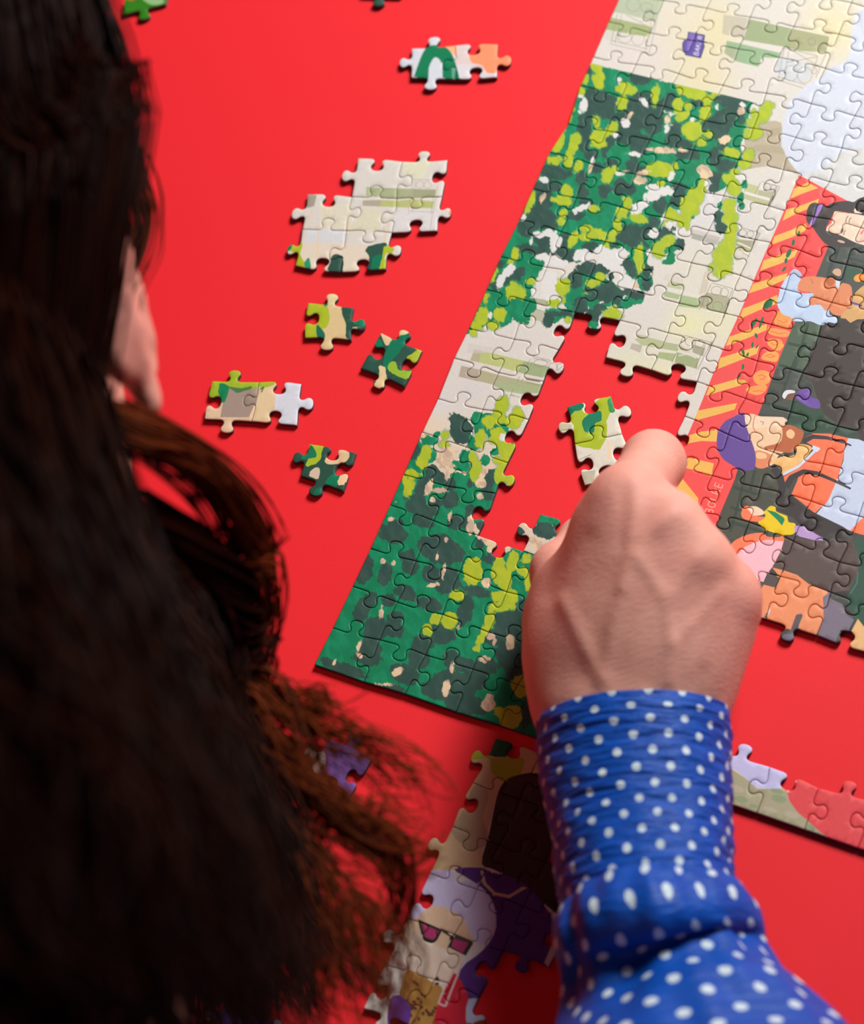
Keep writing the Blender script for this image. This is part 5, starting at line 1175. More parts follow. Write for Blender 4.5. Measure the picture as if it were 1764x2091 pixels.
def prim_box(p_):
    if p_[0] == 'c':
        lo = np.minimum(p_[1] - p_[2], p_[3] - p_[4]); hi = np.maximum(p_[1] + p_[2], p_[3] + p_[4]); m = p_[5]
    else:
        ext = np.sqrt(((p_[2] * p_[3][:, None]) ** 2).sum(0)); lo, hi = p_[1] - ext, p_[1] + ext; m = p_[4]
    m = m + 0.016
    return [slice(max(np.searchsorted(AX[i], lo[i] - m) - 1, 0), min(np.searchsorted(AX[i], hi[i] + m) + 1, SHAPE[i])) for i in range(3)]


def prim_eval(p_, sl):
    X, Y, Z = np.meshgrid(AX[0][sl[0]], AX[1][sl[1]], AX[2][sl[2]], indexing='ij')
    if p_[0] == 'c':
        a_, b_ = p_[1], p_[3]; ba = b_ - a_; L2 = ba @ ba + 1e-12
        t = np.clip(((X - a_[0]) * ba[0] + (Y - a_[1]) * ba[1] + (Z - a_[2]) * ba[2]) / L2, 0, 1)
        return np.sqrt((X - a_[0] - t * ba[0]) ** 2 + (Y - a_[1] - t * ba[1]) ** 2 + (Z - a_[2] - t * ba[2]) ** 2) - (p_[2] + (p_[4] - p_[2]) * t)
    c_, A_, r_ = p_[1], p_[2], p_[3]
    U = [((X - c_[0]) * A_[i][0] + (Y - c_[1]) * A_[i][1] + (Z - c_[2]) * A_[i][2]) for i in range(3)]
    k0 = np.sqrt(sum((U[i] / r_[i]) ** 2 for i in range(3))); k1 = np.sqrt(sum((U[i] / r_[i] ** 2) ** 2 for i in range(3))) + 1e-9
    return k0 * (k0 - 1) / k1


def field(prims):
    f = np.full(SHAPE, 0.05, np.float32)
    for p_ in prims:
        sl = tuple(prim_box(p_)); d = prim_eval(p_, sl).astype(np.float32)
        f[sl] = smin(d, f[sl], p_[5] if p_[0] == 'c' else p_[4])
    return f


grp_of = lambda p_: p_[6] if p_[0] == 'c' else p_[5]
SDF = field([p_ for p_ in PRIMS if grp_of(p_) in ('body', 'hand')])
for g_ in ('ft', 'fi', 'fm', 'fr', 'fp', 'l0', 'l1', 'l2', 'l3', 'l5'):
    sub = [p_ for p_ in PRIMS if grp_of(p_) == g_]
    f = field(sub)
    SDF = np.where(f < 0.03, smin(f, SDF, 0.0035 if g_ != 'ft' else 0.005), SDF)
    del f


def surface_nets(F, AX):
    """quads of the zero surface of a field on a rectilinear grid"""
    S = F < 0
    nx, ny, nz = F.shape
    num = np.zeros((nx - 1, ny - 1, nz - 1), np.uint8)
    for a_ in (0, 1):
        for b_ in (0, 1):
            for c_ in (0, 1): num += S[a_:nx - 1 + a_, b_:ny - 1 + b_, c_:nz - 1 + c_]
    act = (num > 0) & (num < 8)
    I = np.argwhere(act); idx = np.full(act.shape, -1, np.int64); idx[act] = np.arange(len(I))
    P = np.zeros((len(I), 3)); cnt = np.zeros(len(I))
    cs = [(a_, b_, c_) for a_ in (0, 1) for b_ in (0, 1) for c_ in (0, 1)]
    for u in cs:
        for ax in range(3):
            if u[ax] == 1: continue
            v = list(u); v[ax] = 1
            iu = I + u; iv = I + v
            fu = F[iu[:, 0], iu[:, 1], iu[:, 2]].astype(float); fv = F[iv[:, 0], iv[:, 1], iv[:, 2]].astype(float)
            m = (fu < 0) != (fv < 0)
            t = np.where(m, fu / np.where(m, fu - fv, 1), 0)
            pu = np.stack([AX[i][iu[:, i]] for i in range(3)], 1); pv = np.stack([AX[i][iv[:, i]] for i in range(3)], 1)
            P[m] += (pu + (pv - pu) * t[:, None])[m]; cnt[m] += 1
    P /= cnt[:, None]
    Q = []
    for ax in range(3):
        sl0 = [slice(None)] * 3; sl1 = [slice(None)] * 3; sl0[ax] = slice(0, -1); sl1[ax] = slice(1, None)
        ch = S[tuple(sl0)] != S[tuple(sl1)]
        E = np.argwhere(ch)
        b_, c_ = [(1, 2), (2, 0), (0, 1)][ax]
        ok = (E[:, b_] > 0) & (E[:, c_] > 0) & (E[:, b_] < F.shape[b_] - 1) & (E[:, c_] < F.shape[c_] - 1)
        E = E[ok]
        ins = S[E[:, 0], E[:, 1], E[:, 2]]
        def cell(db, dc):
            K = E.copy(); K[:, b_] += db; K[:, c_] += dc; return idx[K[:, 0], K[:, 1], K[:, 2]]
        q = np.stack([cell(-1, -1), cell(0, -1), cell(0, 0), cell(-1, 0)], 1)
        q[~ins] = q[~ins][:, ::-1]
        Q.append(q)
    return P, np.vstack(Q)


BV, BQ = surface_nets(SDF, AX)
del SDF


def relax(V, Q, it, w=0.5):
    e = np.vstack([Q[:, [0, 1]], Q[:, [1, 2]], Q[:, [2, 3]], Q[:, [3, 0]]])
    for _ in range(it):
        s = np.zeros_like(V); n = np.zeros(len(V))
        for a_, b_ in ((0, 1), (1, 0)):
            np.add.at(s, e[:, a_], V[e[:, b_]]); np.add.at(n, e[:, a_], 1)
        V = V * (1 - w) + (s / n[:, None]) * w
    return V


def vnormals(V, Q):
    n = np.cross(V[Q[:, 2]] - V[Q[:, 0]], V[Q[:, 3]] - V[Q[:, 1]]); N = np.zeros_like(V)
    for i in range(4): np.add.at(N, Q[:, i], n)
    return N / (np.linalg.norm(N, axis=1)[:, None] + 1e-12)


BV = relax(BV, BQ, 4)
BN = vnormals(BV, BQ)
# tendons, veins and dents on the back of the hand
inh = np.all((BV > lo_) & (BV < hi_), axis=1) & (BN[:, 2] > 0.05)
hv = np.where(inh)[0]; hq = to_px(BV[hv]); disp = np.zeros(len(hv))


def ridge(pts, amp, sig):
    global disp
    best = np.full(len(hv), 1e9); A = np.array(pts, float)
    for a_, b_ in zip(A, A[1:]):
        e = b_ - a_; t = np.clip(((hq - a_) @ e) / (e @ e), 0, 1); best = np.minimum(best, np.hypot(*(hq - a_ - t[:, None] * e).T))
    disp += amp * 0.001 * np.exp(-(best / sig) ** 2)


ridge([(1375, 1045), (1322, 1092), (1302, 1136), (1271, 1207), (1251, 1279), (1244, 1323), (1235, 1380)], 0.78, 16)
ridge([(1302, 1139), (1332, 1180), (1352, 1218)], 0.51, 12)
ridge([(1425, 1135), (1380, 1200), (1363, 1241), (1366, 1279), (1373, 1330), (1365, 1390)], 0.68, 14)
ridge([(1470, 1210), (1414, 1272), (1377, 1316)], 0.47, 13)
ridge([(1149, 1228), (1176, 1282), (1203, 1340), (1230, 1398)], 0.61, 16)
ridge([(1295, 986), (1294, 1044), (1284, 1130), (1270, 1200)], 0.61, 14)
ridge([(1272, 1003), (1276, 1058), (1268, 1110)], -0.26,15)
ridge([(1332, 1030), (1318, 1060), (1335, 1110)], -0.30,25)
ridge([(1408, 1100), (1385, 1140), (1370, 1175)], -0.36,22)
ridge([(1468, 1178), (1445, 1212), (1425, 1245)], -0.36,20)
ridge([(1200, 1100), (1150, 1170), (1125, 1215)], -0.50,21)
ridge([(1225, 1180), (1215, 1260), (1240, 1330)], -0.20,32)
ridge([(1320, 1300), (1310, 1380)], -0.17,25)
ridge([(1440, 1440), (1420, 1400), (1435, 1370)], -0.30,12)
BV[hv] += BN[hv] * disp[:, None]
BV = relax(BV, BQ, 2, 0.5)

me = bpy.data.meshes.new('body')
me.from_pydata(BV.tolist(), [], BQ.tolist())
me.polygons.foreach_set('use_smooth', np.ones(len(BQ), bool))
# natural redness of knuckles and fingers
blush = np.zeros(len(BV))
for p_, r_ in [(MC[kk][2] + vec(0, 0, .008), .014) for kk in 'imrp'] + [(fing['i'][1][0], .02), (fing['p'][1][0], .016), (J(1335, 1010, .06), .018), (J(1150, 1150, .03), .02), (J(1450, 1180, .05), .016), (E_EAR, .04)]:
    blush = np.maximum(blush, np.exp(-(np.linalg.norm(BV - p_, axis=1) / r_) ** 2))
me.attributes.new('blush', 'FLOAT', 'POINT').data.foreach_set('value', blush.astype(np.float32))
me.update()
print('body', len(BV), SHAPE)

k = NT('fair_skin')
tcs = k.new('ShaderNodeTexCoord').outputs['Object']
bl = k.new('ShaderNodeAttribute', attribute_name='blush').outputs['Fac']
mot = k.noise(tcs, 90.0, 3.0, 0.55).outputs['Fac']
c = k.mix(k.ramp01(mot, 0.3, 0.75), lin((220, 158, 141)), lin((232, 172, 153)))
c = k.mix(k.math('MULTIPLY', bl, 0.4), c, lin((240, 156, 142)))
k.set(Base_Color=c, Roughness=0.56)
k.b.inputs['Specular IOR Level'].default_value = 0.3
k.b.inputs['Subsurface Weight'].default_value = 0.12
k.b.inputs['Subsurface Radius'].default_value = (1.0, 0.35, 0.2)
k.b.inputs['Subsurface Scale'].default_value = 0.002
mps = k.new('ShaderNodeMapping'); k.t.links.new(tcs, mps.inputs['Vector']); mps.inputs['Rotation'].default_value = (0, 0, -0.35); mps.inputs['Scale'].default_value = (0.35, 1.6, 1.0)
w1 = k.noise(mps.outputs['Vector'], 900.0, 3.0, 0.6).outputs['Fac']
w2 = k.noise(tcs, 2400.0, 2.0, 0.5).outputs['Fac']
k.bump(k.math('ADD', w1, k.math('MULTIPLY', w2, 0.35)), 0.42, 0.0005)
M_SKIN = k.m

person = empty('person', (-0.145, -0.5, FLOOR_Z + 0.40))
tag(person, 'person with long auburn hair and blue polka dot sleeve reaching over the puzzle', 'person')
body = link_mesh('body', me, [M_SKIN], person)

# ------------------------------------------------------------------ blouse
k = NT('blue_polka_dot_cotton')
uvb = k.new('ShaderNodeUVMap', uv_map='cloth_uv').outputs['UV']


def lattice(off):
    mpn = k.new('ShaderNodeMapping'); k.t.links.new(uvb, mpn.inputs['Vector']); mpn.inputs['Location'].default_value = (off, off, 0)
    fr = k.new('ShaderNodeVectorMath', operation='FRACTION'); k.t.links.new(mpn.outputs['Vector'], fr.inputs[0])
    sb = k.new('ShaderNodeVectorMath', operation='SUBTRACT'); k.t.links.new(fr.outputs[0], sb.inputs[0]); sb.inputs[1].default_value = (.5, .5, 0)
    ln = k.new('ShaderNodeVectorMath', operation='LENGTH'); k.t.links.new(sb.outputs[0], ln.inputs[0])
    return ln.outputs['Value']


ragged = k.math('MULTIPLY', k.math('SUBTRACT', k.noise(uvb, 14.0, 2.0, 0.6, '2D').outputs['Fac'], 0.5), 0.05)
dst = k.math('ADD', k.math('MINIMUM', lattice(0.0), lattice(0.5)), ragged)
dot = k.ramp01(dst, 0.142, 0.108)
cloth_n = k.noise(uvb, 1.3, 3.0, 0.5, '2D').outputs['Fac']
blue = k.mix(cloth_n, lin((0, 62, 150)), lin((0, 80, 182)))
k.set(Base_Color=k.mix(dot, blue, lin((196, 214, 224))), Roughness=0.52)
k.b.inputs['Specular IOR Level'].default_value = 0.3
mpw = k.new('ShaderNodeMapping'); k.t.links.new(uvb, mpw.inputs['Vector']); mpw.inputs['Scale'].default_value = (0.5, 3.2, 1)
k.bump(k.noise(mpw.outputs['Vector'], 1.5, 4.0, 0.6, '2D').outputs['Fac'], 0.55, 0.0022)
M_BLUE = k.m

CELL = 0.0104                      # metres between dots


def frames(path):
    """tangent and two side vectors along a path; the first side vector stays level"""
    P = np.array(path); T_ = np.gradient(P, axis=0); T_ /= np.linalg.norm(T_, axis=1)[:, None]
    A_ = np.cross(T_, vec(0, 0, 1)); A_ /= np.linalg.norm(A_, axis=1)[:, None]
    B_ = np.cross(A_, T_)
    return P, T_, A_, B_


def resample(path, rad, n):
    P = np.array(path); s = np.r_[0, np.cumsum(np.linalg.norm(np.diff(P, axis=0), axis=1))]
    t = np.linspace(0, s[-1], n)
    # smooth interpolation
    def interp(v):
        m = np.gradient(v, s)
        out = np.zeros(n)
        for i, x in enumerate(t):
            j = min(np.searchsorted(s, x, side='right') - 1, len(s) - 2); h = s[j + 1] - s[j]; u = (x - s[j]) / h
            out[i] = (2 * u ** 3 - 3 * u ** 2 + 1) * v[j] + (u ** 3 - 2 * u ** 2 + u) * h * m[j] + (-2 * u ** 3 + 3 * u ** 2) * v[j + 1] + (u ** 3 - u ** 2) * h * m[j + 1]
        return out
    return np.stack([interp(P[:, i]) for i in range(3)], 1), np.stack([interp(np.array(rad)[:, i]) for i in range(np.array(rad).shape[1])], 1), t


def tube_mesh(name, path, rad, n, m, wrinkle, thick=0.0009, v0=0.0, sag=None):
    """cloth tube: rad gives (sideways, up) half sizes along the path, wrinkle(angle, s) adds to the radius"""
    C, R_, s = resample(path, rad, n)
    P, T_, A_, B_ = frames(C)
    V = []; UV = []
    for i in range(n):
        for j in range(m + 1):
            th = 2 * math.pi * j / m
            w = wrinkle(th, s[i])
            sh = sag(th, s[i]) if sag else 0.0
            V.append(P[i] + A_[i] * math.cos(th) * (R_[i, 0] + w) + B_[i] * math.sin(th) * (R_[i, 1] + w) + T_[i] * sh)
            UV.append((th * 0.0285 / CELL, (s[i] + v0) / CELL))
    V = np.array(V)
    F_ = []
    for i in range(n - 1):
        for j in range(m): F_.append((i * (m + 1) + j, i * (m + 1) + j + 1, (i + 1) * (m + 1) + j + 1, (i + 1) * (m + 1) + j))
    me = bpy.data.meshes.new(name); me.from_pydata(V.tolist(), [], F_)
    uvl = me.uv_layers.new(name='cloth_uv')
    for poly in me.polygons:
        for li in poly.loop_indices: uvl.data[li].uv = UV[me.loops[li].vertex_index]
    me.polygons.foreach_set('use_smooth', np.ones(len(F_), bool))
    me.update()
    return me


def solid(o, t):
    md = o.modifiers.new('cloth_thickness', 'SOLIDIFY'); md.thickness = t; md.offset = 1.0


from mathutils import noise as mnoise


def nz(x, y, z, s=1.0): return mnoise.noise(Vector((x * s, y * s, z * s)))


blouse_parent = empty('blouse_tmp', (0, 0, 0))
bpy.data.objects.remove(blouse_parent)
# torso of the blouse: a shell around the chest, open at neck and waist
n_, m_ = 40, 72
tv = []; tuv = []; tf = []
zs = [(-0.30, -0.50, 0.168, 0.128), (-0.16, -0.495, 0.166, 0.124), (-0.02, -0.478, 0.160, 0.112), (0.10, -0.46, 0.166, 0.118), (0.19, -0.445, 0.170, 0.118), (0.245, -0.415, 0.158, 0.100), (0.272, -0.37, 0.125, 0.085), (0.275, -0.325, 0.084, 0.074), (0.272, -0.30, 0.070, 0.070)]
zc = np.array(zs); par = np.linspace(0, len(zs) - 1, n_)
prof = np.stack([np.interp(par, range(len(zs)), zc[:, i]) for i in range(4)], 1)
for i in range(n_):
    for j in range(m_ + 1):
        th = 2 * math.pi * j / m_
        w = 0.006 * nz(3 * math.cos(th), 3 * math.sin(th), i * 0.22) + 0.003 * nz(9 * math.cos(th), 9 * math.sin(th), i * 0.15)
        tv.append((-0.145 + math.cos(th) * (prof[i, 2] + w), prof[i, 1] + math.sin(th) * (prof[i, 3] + w), prof[i, 0]))
        tuv.append((th * 0.15 / CELL, i * 0.018 / CELL))
for i in range(n_ - 1):
    for j in range(m_): tf.append((i * (m_ + 1) + j, i * (m_ + 1) + j + 1, (i + 1) * (m_ + 1) + j + 1, (i + 1) * (m_ + 1) + j))
me = bpy.data.meshes.new('blouse'); me.from_pydata(tv, [], tf)
uvl = me.uv_layers.new(name='cloth_uv')
for poly in me.polygons:
    for li in poly.loop_indices: uvl.data[li].uv = tuv[me.loops[li].vertex_index]
me.polygons.foreach_set('use_smooth', np.ones(len(tf), bool)); me.update()
blouse = link_mesh('blouse', me, [M_BLUE], person)
solid(blouse, 0.001)

# right cuff: long and close-fitting, with fine gathers
cuff_path = [at(1289, 1468, .0435), at(1291, 1500, .0435), at(1300, 1600, .0445), at(1310, 1700, .046), at(1320, 1800, .0485), at(1330, 1870, .050)]
cuff_rad = [(.0290, .0235), (.0293, .0238), (.0280, .0232), (.0266, .0228), (.0258, .0226), (.0258, .0228)]


def cuff_wr(th, s):
    return 0.00055 * nz(2.2 * math.cos(th), 2.2 * math.sin(th), s * 330) + 0.0004 * nz(5 * math.cos(th), 5 * math.sin(th), s * 700) + 0.0009 * nz(1.3 * math.cos(th), 1.3 * math.sin(th), s * 90)


def cuff_sag(th, s):               # the edge at the wrist is cut with a slight curve
    return -0.004 * math.cos(th * 1.0 - 0.2) * math.exp(-(s / 0.02)) * 0.3


cuff = link_mesh('cuff', tube_mesh('cuff', cuff_path, cuff_rad, 150, 120, cuff_wr, v0=0.0), [M_BLUE], blouse)
solid(cuff, 0.0009)
cuff['label'] = 'close-fitting blue polka dot cuff with fine gathers'
# right sleeve: gathered into the cuff, puffed and folded over itself towards the elbow
sl_path = [at(1326, 1846, .0495), at(1331, 1872, .050), at(1338, 1915, .052), at(1346, 1950, .053), at(1356, 1995, .053), at(1372, 2050, .055), at(1392, 2120, .058), at(1425, 2260, .062), ELR + vec(-.002, .02, .004), ELR * 0.75 + SHR * 0.25 + vec(-.004, -.012, 0), ELR * 0.4 + SHR * 0.6, SHR * 0.98 + vec(-0.02, 0, 0) * 0.5]
sl_rad = [(.0254, .0230), (.0262, .0262), (.0276, .0312), (.0284, .0322), (.0292, .0230), (.0325, .0222), (.0395, .0300), (.0470, .0420), (.052, .050), (.056, .056), (.060, .062), (.064, .070)]


def sleeve_wr(th, s):
    g = math.exp(-((s - 0.006) / 0.012) ** 2)
    a = 0.0011 * g * math.sin(th * 21 + 2.5 * math.sin(th * 3)) * (0.5 + 0.5 * nz(2 * math.cos(th), 2 * math.sin(th), 4))
    f1 = 0.0034 * nz(1.9 * math.cos(th) + 4, 1.9 * math.sin(th), s * 38) * min(1, s / 0.015)
    f2 = 0.0016 * nz(4.5 * math.cos(th), 4.5 * math.sin(th) + 7, s * 70) * min(1, s / 0.01)
    return a + f1 + f2


def sleeve_sag(th, s):
    w = math.exp(-((s - 0.018) / 0.014) ** 2)
    return -w * 0.0045 * (0.6 + 0.4 * math.sin(th)) + w * 0.004 * nz(1.4 * math.cos(th) + 2, 1.4 * math.sin(th), 0.5)


sleeve = link_mesh('sleeve', tube_mesh('sleeve', sl_path, sl_rad, 220, 132, sleeve_wr, v0=0.058, sag=sleeve_sag), [M_BLUE], blouse)
solid(sleeve, 0.0009)
# left sleeve, out of view
ls = link_mesh('sleeve', tube_mesh('sleeve', [LW + (ELL - LW) * 0.05, LW + (ELL - LW) * 0.3, LW + (ELL - LW) * 0.7, ELL + vec(0.012, 0.015, 0.012), ELL * 0.7 + SHL * 0.3, ELL * 0.3 + SHL * 0.7, SHL + vec(0.01, 0, 0)], [(.027, .025), (.036, .034), (.045, .043), (.052, .050), (.054, .054), (.060, .060), (.064, .070)], 110, 84, lambda th, s: 0.003 * nz(1.9 * math.cos(th), 1.9 * math.sin(th), s * 38) * min(1, s / 0.02)), [M_BLUE], blouse)
solid(ls, 0.0009)

# ------------------------------------------------------------------ hair
k = NT('auburn_hair')
rn = k.new('ShaderNodeAttribute', attribute_name='tone').outputs['Fac']
k.set(Base_Color=k.mix(rn, lin((11, 2, 1)), lin((122, 52, 20))), Roughness=0.5)
k.b.inputs['Specular IOR Level'].default_value = 0.05
tr = k.new('ShaderNodeBsdfTranslucent'); tr.inputs['Color'].default_value = (*lin((150, 52, 18)), 1)
ms = k.new('ShaderNodeMixShader'); ms.inputs[0].default_value = 0.12
out_n = k.n['Material Output']
k.t.links.new(k.b.outputs[0], ms.inputs[1]); k.t.links.new(tr.outputs[0], ms.inputs[2]); k.t.links.new(ms.outputs[0], out_n.inputs['Surface'])
M_HAIR = k.m

hr = random.Random(3)
HV = []; HF = []; HT = []


def strand(P, r0, r1, tone):
    """a thin three-sided hair strand along P"""
    n = len(P); base = len(HV)
    P = np.array(P); T_ = np.gradient(P, axis=0); T_ /= np.linalg.norm(T_, axis=1)[:, None] + 1e-9
    A_ = np.cross(T_, vec(0.31, 0.52, 0.8)); A_ /= np.linalg.norm(A_, axis=1)[:, None] + 1e-9
    B_ = np.cross(T_, A_)
    for i in range(n):
        r = r0 + (r1 - r0) * i / (n - 1)
        for a_ in (0, 2.094, 4.189):
            HV.append(P[i] + A_[i] * math.cos(a_) * r + B_[i] * math.sin(a_) * r); HT.append(tone)
    for i in range(n - 1):
        for j in range(3):
            jj = (j + 1) % 3
            HF.append((base + i * 3 + j, base + i * 3 + jj, base + i * 3 + 3 + jj, base + i * 3 + 3 + j))


def catmull(P, n):
    P = np.array(P); m = len(P); out = []
    for x in np.linspace(0, m - 1 - 1e-6, n):
        i = int(x); t = x - i
        p0, p1, p2, p3 = (P[min(max(i + k_, 0), m - 1)] for k_ in (-1, 0, 1, 2))
        out.append(0.5 * ((2 * p1) + (p2 - p0) * t + (2 * p0 - 5 * p1 + 4 * p2 - p3) * t * t + (3 * p1 - p0 - 3 * p2 + p3) * t ** 3))
    return np.array(out)


def lock(guide, n, rad0, rad1, width=0.00045, wave=0.003, tone=(0.1, 0.6), segs=26, stray=0.0):
    """a lock of n strands around a guide of 3D points; rad0/rad1: spread at root and tip"""
    G = catmull(guide, segs)
    T_ = np.gradient(G, axis=0); T_ /= np.linalg.norm(T_, axis=1)[:, None] + 1e-9
    A_ = np.cross(T_, vec(0.2, 0.3, 0.93)); A_ /= np.linalg.norm(A_, axis=1)[:, None] + 1e-9
    B_ = np.cross(T_, A_)
    u = np.linspace(0, 1, segs)
    for i in range(n):
        a_ = hr.uniform(0, 6.283); q = math.sqrt(hr.random()); ph = hr.uniform(0, 6.283); fq = hr.uniform(1.2, 3.0); tw = hr.uniform(-1.5, 1.5)
        rad = (rad0 + (rad1 - rad0) * u) * q
        oa = np.cos(a_ + tw * u) * rad + wave * np.sin(u * 6.283 * fq + ph) * u
        ob = np.sin(a_ + tw * u) * rad + wave * np.cos(u * 6.283 * fq * .8 + ph) * u
        S = G + A_ * oa[:, None] + B_ * ob[:, None]
        if stray: S = S + np.outer(u ** 2, [hr.gauss(0, stray), hr.gauss(0, stray), hr.gauss(0, stray * .5)])
        end = max(int(segs * hr.uniform(0.72, 1.0)), 6)
        S[:, 2] = np.maximum(S[:, 2], 0.004)
        w = width * hr.uniform(0.7, 1.4)
        strand(S[:end], w, w * 0.5, hr.uniform(*tone))


gp = lambda *pts: [at(*p_) for p_ in pts]
SK = lambda a_, b_, c_: hd(a_, b_, c_)
# crown to nape: a close cap of locks over the skull, parted on top
for i in range(150):
    side = hr.uniform(-1, 1); az = hr.uniform(-1.0, 1.0)
    st = hr.uniform(0.0, 0.3)
    g = []
    for t in np.linspace(st, 1.0, 7):
        el = math.radians(70 - t * 150)                     # from the forehead over the crown to the nape
        lat = side * (0.2 + 0.8 * math.sin(min(t * 1.3, 1) * math.pi / 2))
        rr_ = 1.0
        x = 0.100 * math.sin(lat * 1.35)
        yy = -0.008 + 0.102 * math.cos(lat * 1.35) * math.sin(math.radians(60 - t * 165))
        zz = 0.033 + 0.112 * math.cos(lat * 1.35) * math.cos(math.radians(60 - t * 165))
        if abs(lat) > .8: zz += 0.012
        g.append(SK(x, yy, zz))
    g += [NECK0 * 0.6 + NECK1 * 0.4 + (g[-1] - HEAD) * 0.42 - RGT * 0.012, NECK1 + (g[-1] - HEAD) * 0.35 + vec(0, 0, .03) - RGT * 0.01]
    lock(g, 26, 0.006, 0.010, 0.0005, 0.002, (0.0, 0.12), 24)
# side hair swept back over the ear
for i in range(26):
    t = i / 25
    g = [SK(0.055, 0.055 - 0.02 * t, 0.085 - 0.03 * t), SK(0.078, 0.030, 0.055 - 0.012 * t), SK(0.088, -0.002, 0.040 - 0.010 * t), SK(0.082, -0.036, 0.010 + 0.012 * t), SK(0.066, -0.066, -0.030), SK(0.05, -0.09, -0.075)]
    lock(g, 22, 0.004, 0.009, 0.0005, 0.002, (0.0, 0.12), 18)
for dx, nn in ((-12, 5), (-30, 10), (-48, 20)):
    lock(gp((300 + dx, 330, .19), (328 + dx, 420, .195), (318 + dx, 510, .20), (290 + dx, 580, .205), (258 + dx, 640, .21), (225 + dx, 740, .215)), nn, .003, .004, 0.0004, .002, (0.1, 0.6), 18)
# long hair falling over the back and the shoulder
for x0, y0, z0, x1, y1, z1, x2, y2, z2, nn, r0, r1 in (
        (-300, 700, .27, -160, 1500, .315, 60, 2300, .33, 160, .035, .05), (-150, 760, .265, 0, 1500, .295, 200, 2300, .31, 160, .030, .045), (-20, 800, .25, 120, 1500, .27, 330, 2300, .28, 150, .026, .04), (-500, 700, .27, -380, 1500, .32, -150, 2300, .34, 120, .04, .06),
        (-260, 620, .25, -150, 1300, .27, 0, 2150, .26, 90, .030, .040), (-120, 700, .25, 0, 1300, .25, 120, 2150, .24, 90, .025, .040), (0, 760, .24, 110, 1350, .23, 260, 2150, .22, 100, .022, .036), (20, 830, .235, 165, 1360, .21, 330, 2150, .20, 100, .018, .032), (70, 850, .225, 225, 1320, .19, 400, 2100, .17, 100, .014, .028),
        (90, 900, .225, 295, 1370, .17, 470, 2120, .15, 90, .013, .026), (110, 960, .22, 335, 1460, .15, 560, 2120, .13, 80, .012, .024), (-350, 700, .26, -300, 1400, .28, -200, 2150, .28, 90, .04, .05)):
    lock(gp((x0, y0, z0), ((x0 + x1) / 2 - 15, (y0 + y1) / 2, (z0 + z1) / 2 + .008), (x1, y1, z1), ((x1 + x2) / 2 + 25, (y1 + y2) / 2, (z1 + z2) / 2), (x2, y2, z2)), nn * 2, r0, r1, 0.0007, 0.006, (0.0, 0.12), 26)
# the wavy lock that swings out beside the neck
for dx, dz, nn in ((0, .01, 46), (-24, .02, 50), (16, .0, 26)):
    lock(gp((232 + dx, 850, .21), (325 + dx, 900, .19 + dz), (440 + dx, 980, .165 + dz), (515 + dx, 1100, .14 + dz), (530 + dx, 1230, .118 + dz), (490 + dx, 1350, .10 + dz), (440 + dx, 1450, .088 + dz), (460 + dx, 1560, .078)), nn, .005, .010, 0.0004, .003, (0.2, 0.8), 30)
lock(gp((250, 1080, .19), (360, 1150, .17), (440, 1230, .15), (470, 1330, .13), (450, 1430, .115), (400, 1540, .105)), 130, .012, .013, 0.0006, .003, (0.0, 0.12), 26)
lock(gp((260, 1200, .18), (350, 1280, .16), (400, 1400, .14), (390, 1540, .13), (430, 1700, .12)), 150, .014, .018, 0.0006, .003, (0.0, 0.12), 26)
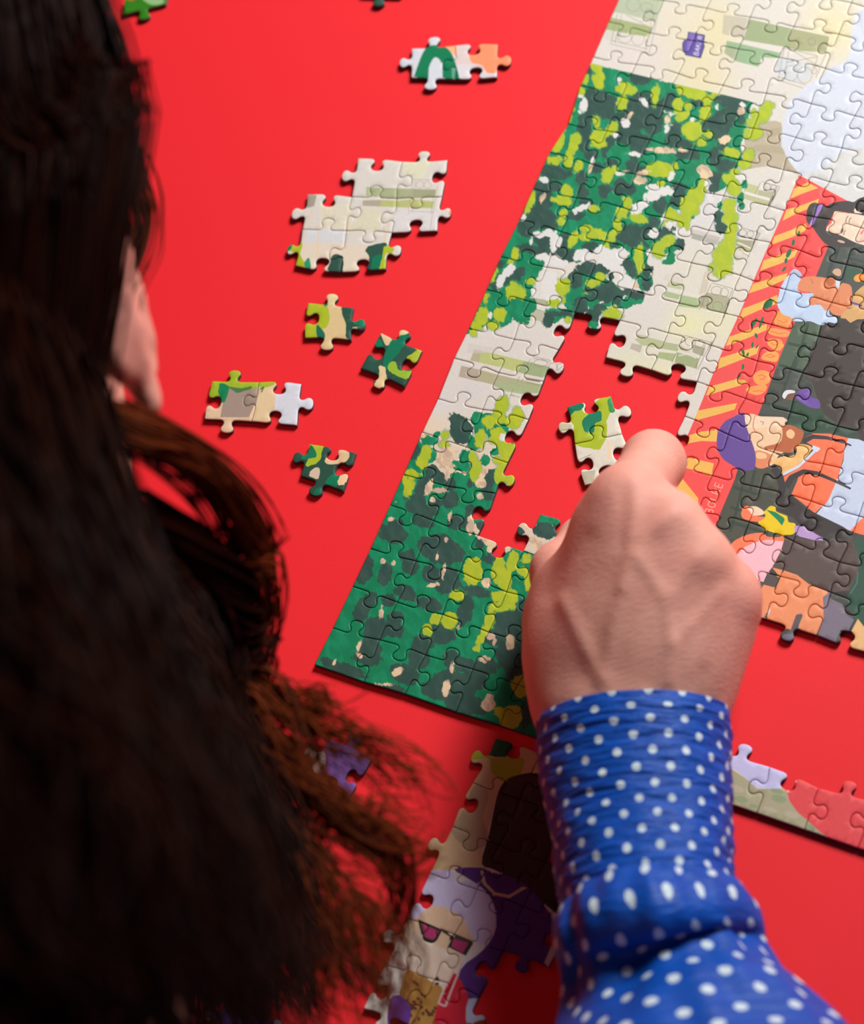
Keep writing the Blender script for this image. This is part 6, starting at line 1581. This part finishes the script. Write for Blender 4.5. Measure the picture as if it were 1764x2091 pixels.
# lighter curled ends and fly-away wisps
for pts, nn, r0, r1, sg in (
        ([(400, 1380, .10), (500, 1420, .085), (600, 1470, .07), (720, 1530, .055), (830, 1590, .045), (890, 1640, .04)], 60, .008, .005, .003), ([(430, 1450, .10), (540, 1540, .085), (650, 1640, .07), (760, 1710, .055), (850, 1740, .045), (900, 1725, .04)], 70, .009, .005, .003),
        ([(380, 1500, .11), (500, 1640, .09), (620, 1760, .075), (720, 1830, .06), (800, 1900, .05)], 34, .010, .008, .004), ([(600, 1480, .07), (640, 1440, .06), (665, 1400, .055)], 26, .005, .003, .002), ([(560, 1560, .08), (610, 1530, .07), (640, 1560, .06)], 8, .004, .004, .003),
        ([(700, 1690, .06), (760, 1660, .055), (800, 1610, .05)], 22, .004, .004, .004), ([(640, 1600, .07), (720, 1680, .058), (800, 1740, .05), (822, 1830, .042), (815, 1930, .036), (800, 2060, .03)], 50, .005, .004, .003), ([(520, 1700, .09), (610, 1830, .075), (670, 1960, .065), (740, 2080, .055)], 60, .011, .014, .005),
        ([(450, 1700, .11), (560, 1860, .095), (620, 2000, .085), (680, 2130, .08)], 120, .018, .022, .006), ([(420, 1300, .11), (470, 1400, .10), (540, 1460, .085), (600, 1560, .075), (610, 1690, .07), (560, 1800, .07)], 60, .010, .010, .004), ([(380, 1750, .13), (470, 1900, .115), (520, 2130, .10)], 130, .02, .028, .006),
        ([(700, 1840, .06), (760, 1900, .05), (790, 1990, .045), (760, 2100, .045)], 36, .006, .01, .006), ([(560, 1400, .08), (620, 1440, .07), (700, 1480, .06)], 16, .005, .006, .004)):
    lock(gp(*[(x_, y_, z_ + min(0.012 + 0.00016 * (x_ - 350), 0.075)) for x_, y_, z_ in pts]), nn, r0, r1, 0.00034, 0.003, (0.3, 1.0), 24, sg)
me = bpy.data.meshes.new('hair'); me.from_pydata([tuple(v) for v in HV], [], HF)
me.attributes.new('tone', 'FLOAT', 'POINT').data.foreach_set('value', np.array(HT, np.float32))
me.polygons.foreach_set('use_smooth', np.ones(len(HF), bool)); me.update()
hair = link_mesh('hair', me, [M_HAIR], person)
hair['label'] = 'long wavy dark auburn hair with lighter ends'
hair['kind'] = 'stuff'
print('hair quads', len(HF))
# solid under-layer of hair on the scalp
bm = bmesh.new()
bmesh.ops.create_icosphere(bm, subdivisions=5, radius=1.0)
for v in bm.verts:
    x, y, z = v.co
    p_ = (x * 0.088, -0.014 + y * 0.098, 0.036 + z * 0.098)
    v.co = Vector(hd(*p_))
dele = []
for f in bm.faces:
    c_ = f.calc_center_median(); d_ = np.array(c_) - HEAD
    x, y, z = d_ @ RGT, d_ @ FACE, d_ @ UPV
    if y > 0.035 and z < 0.07 - (y - 0.035) * 0.1: dele.append(f)
    elif z < 0.012 and y > -0.045: dele.append(f)
bmesh.ops.delete(bm, geom=dele, context='FACES')
for f in bm.faces: f.smooth = True
me = mesh_from(bm, 'hair_under_layer')
me.attributes.new('tone', 'FLOAT', 'POINT').data.foreach_set('value', np.full(len(me.vertices), 0.1, np.float32))
cap = link_mesh('hair_under_layer', me, [M_HAIR], hair)
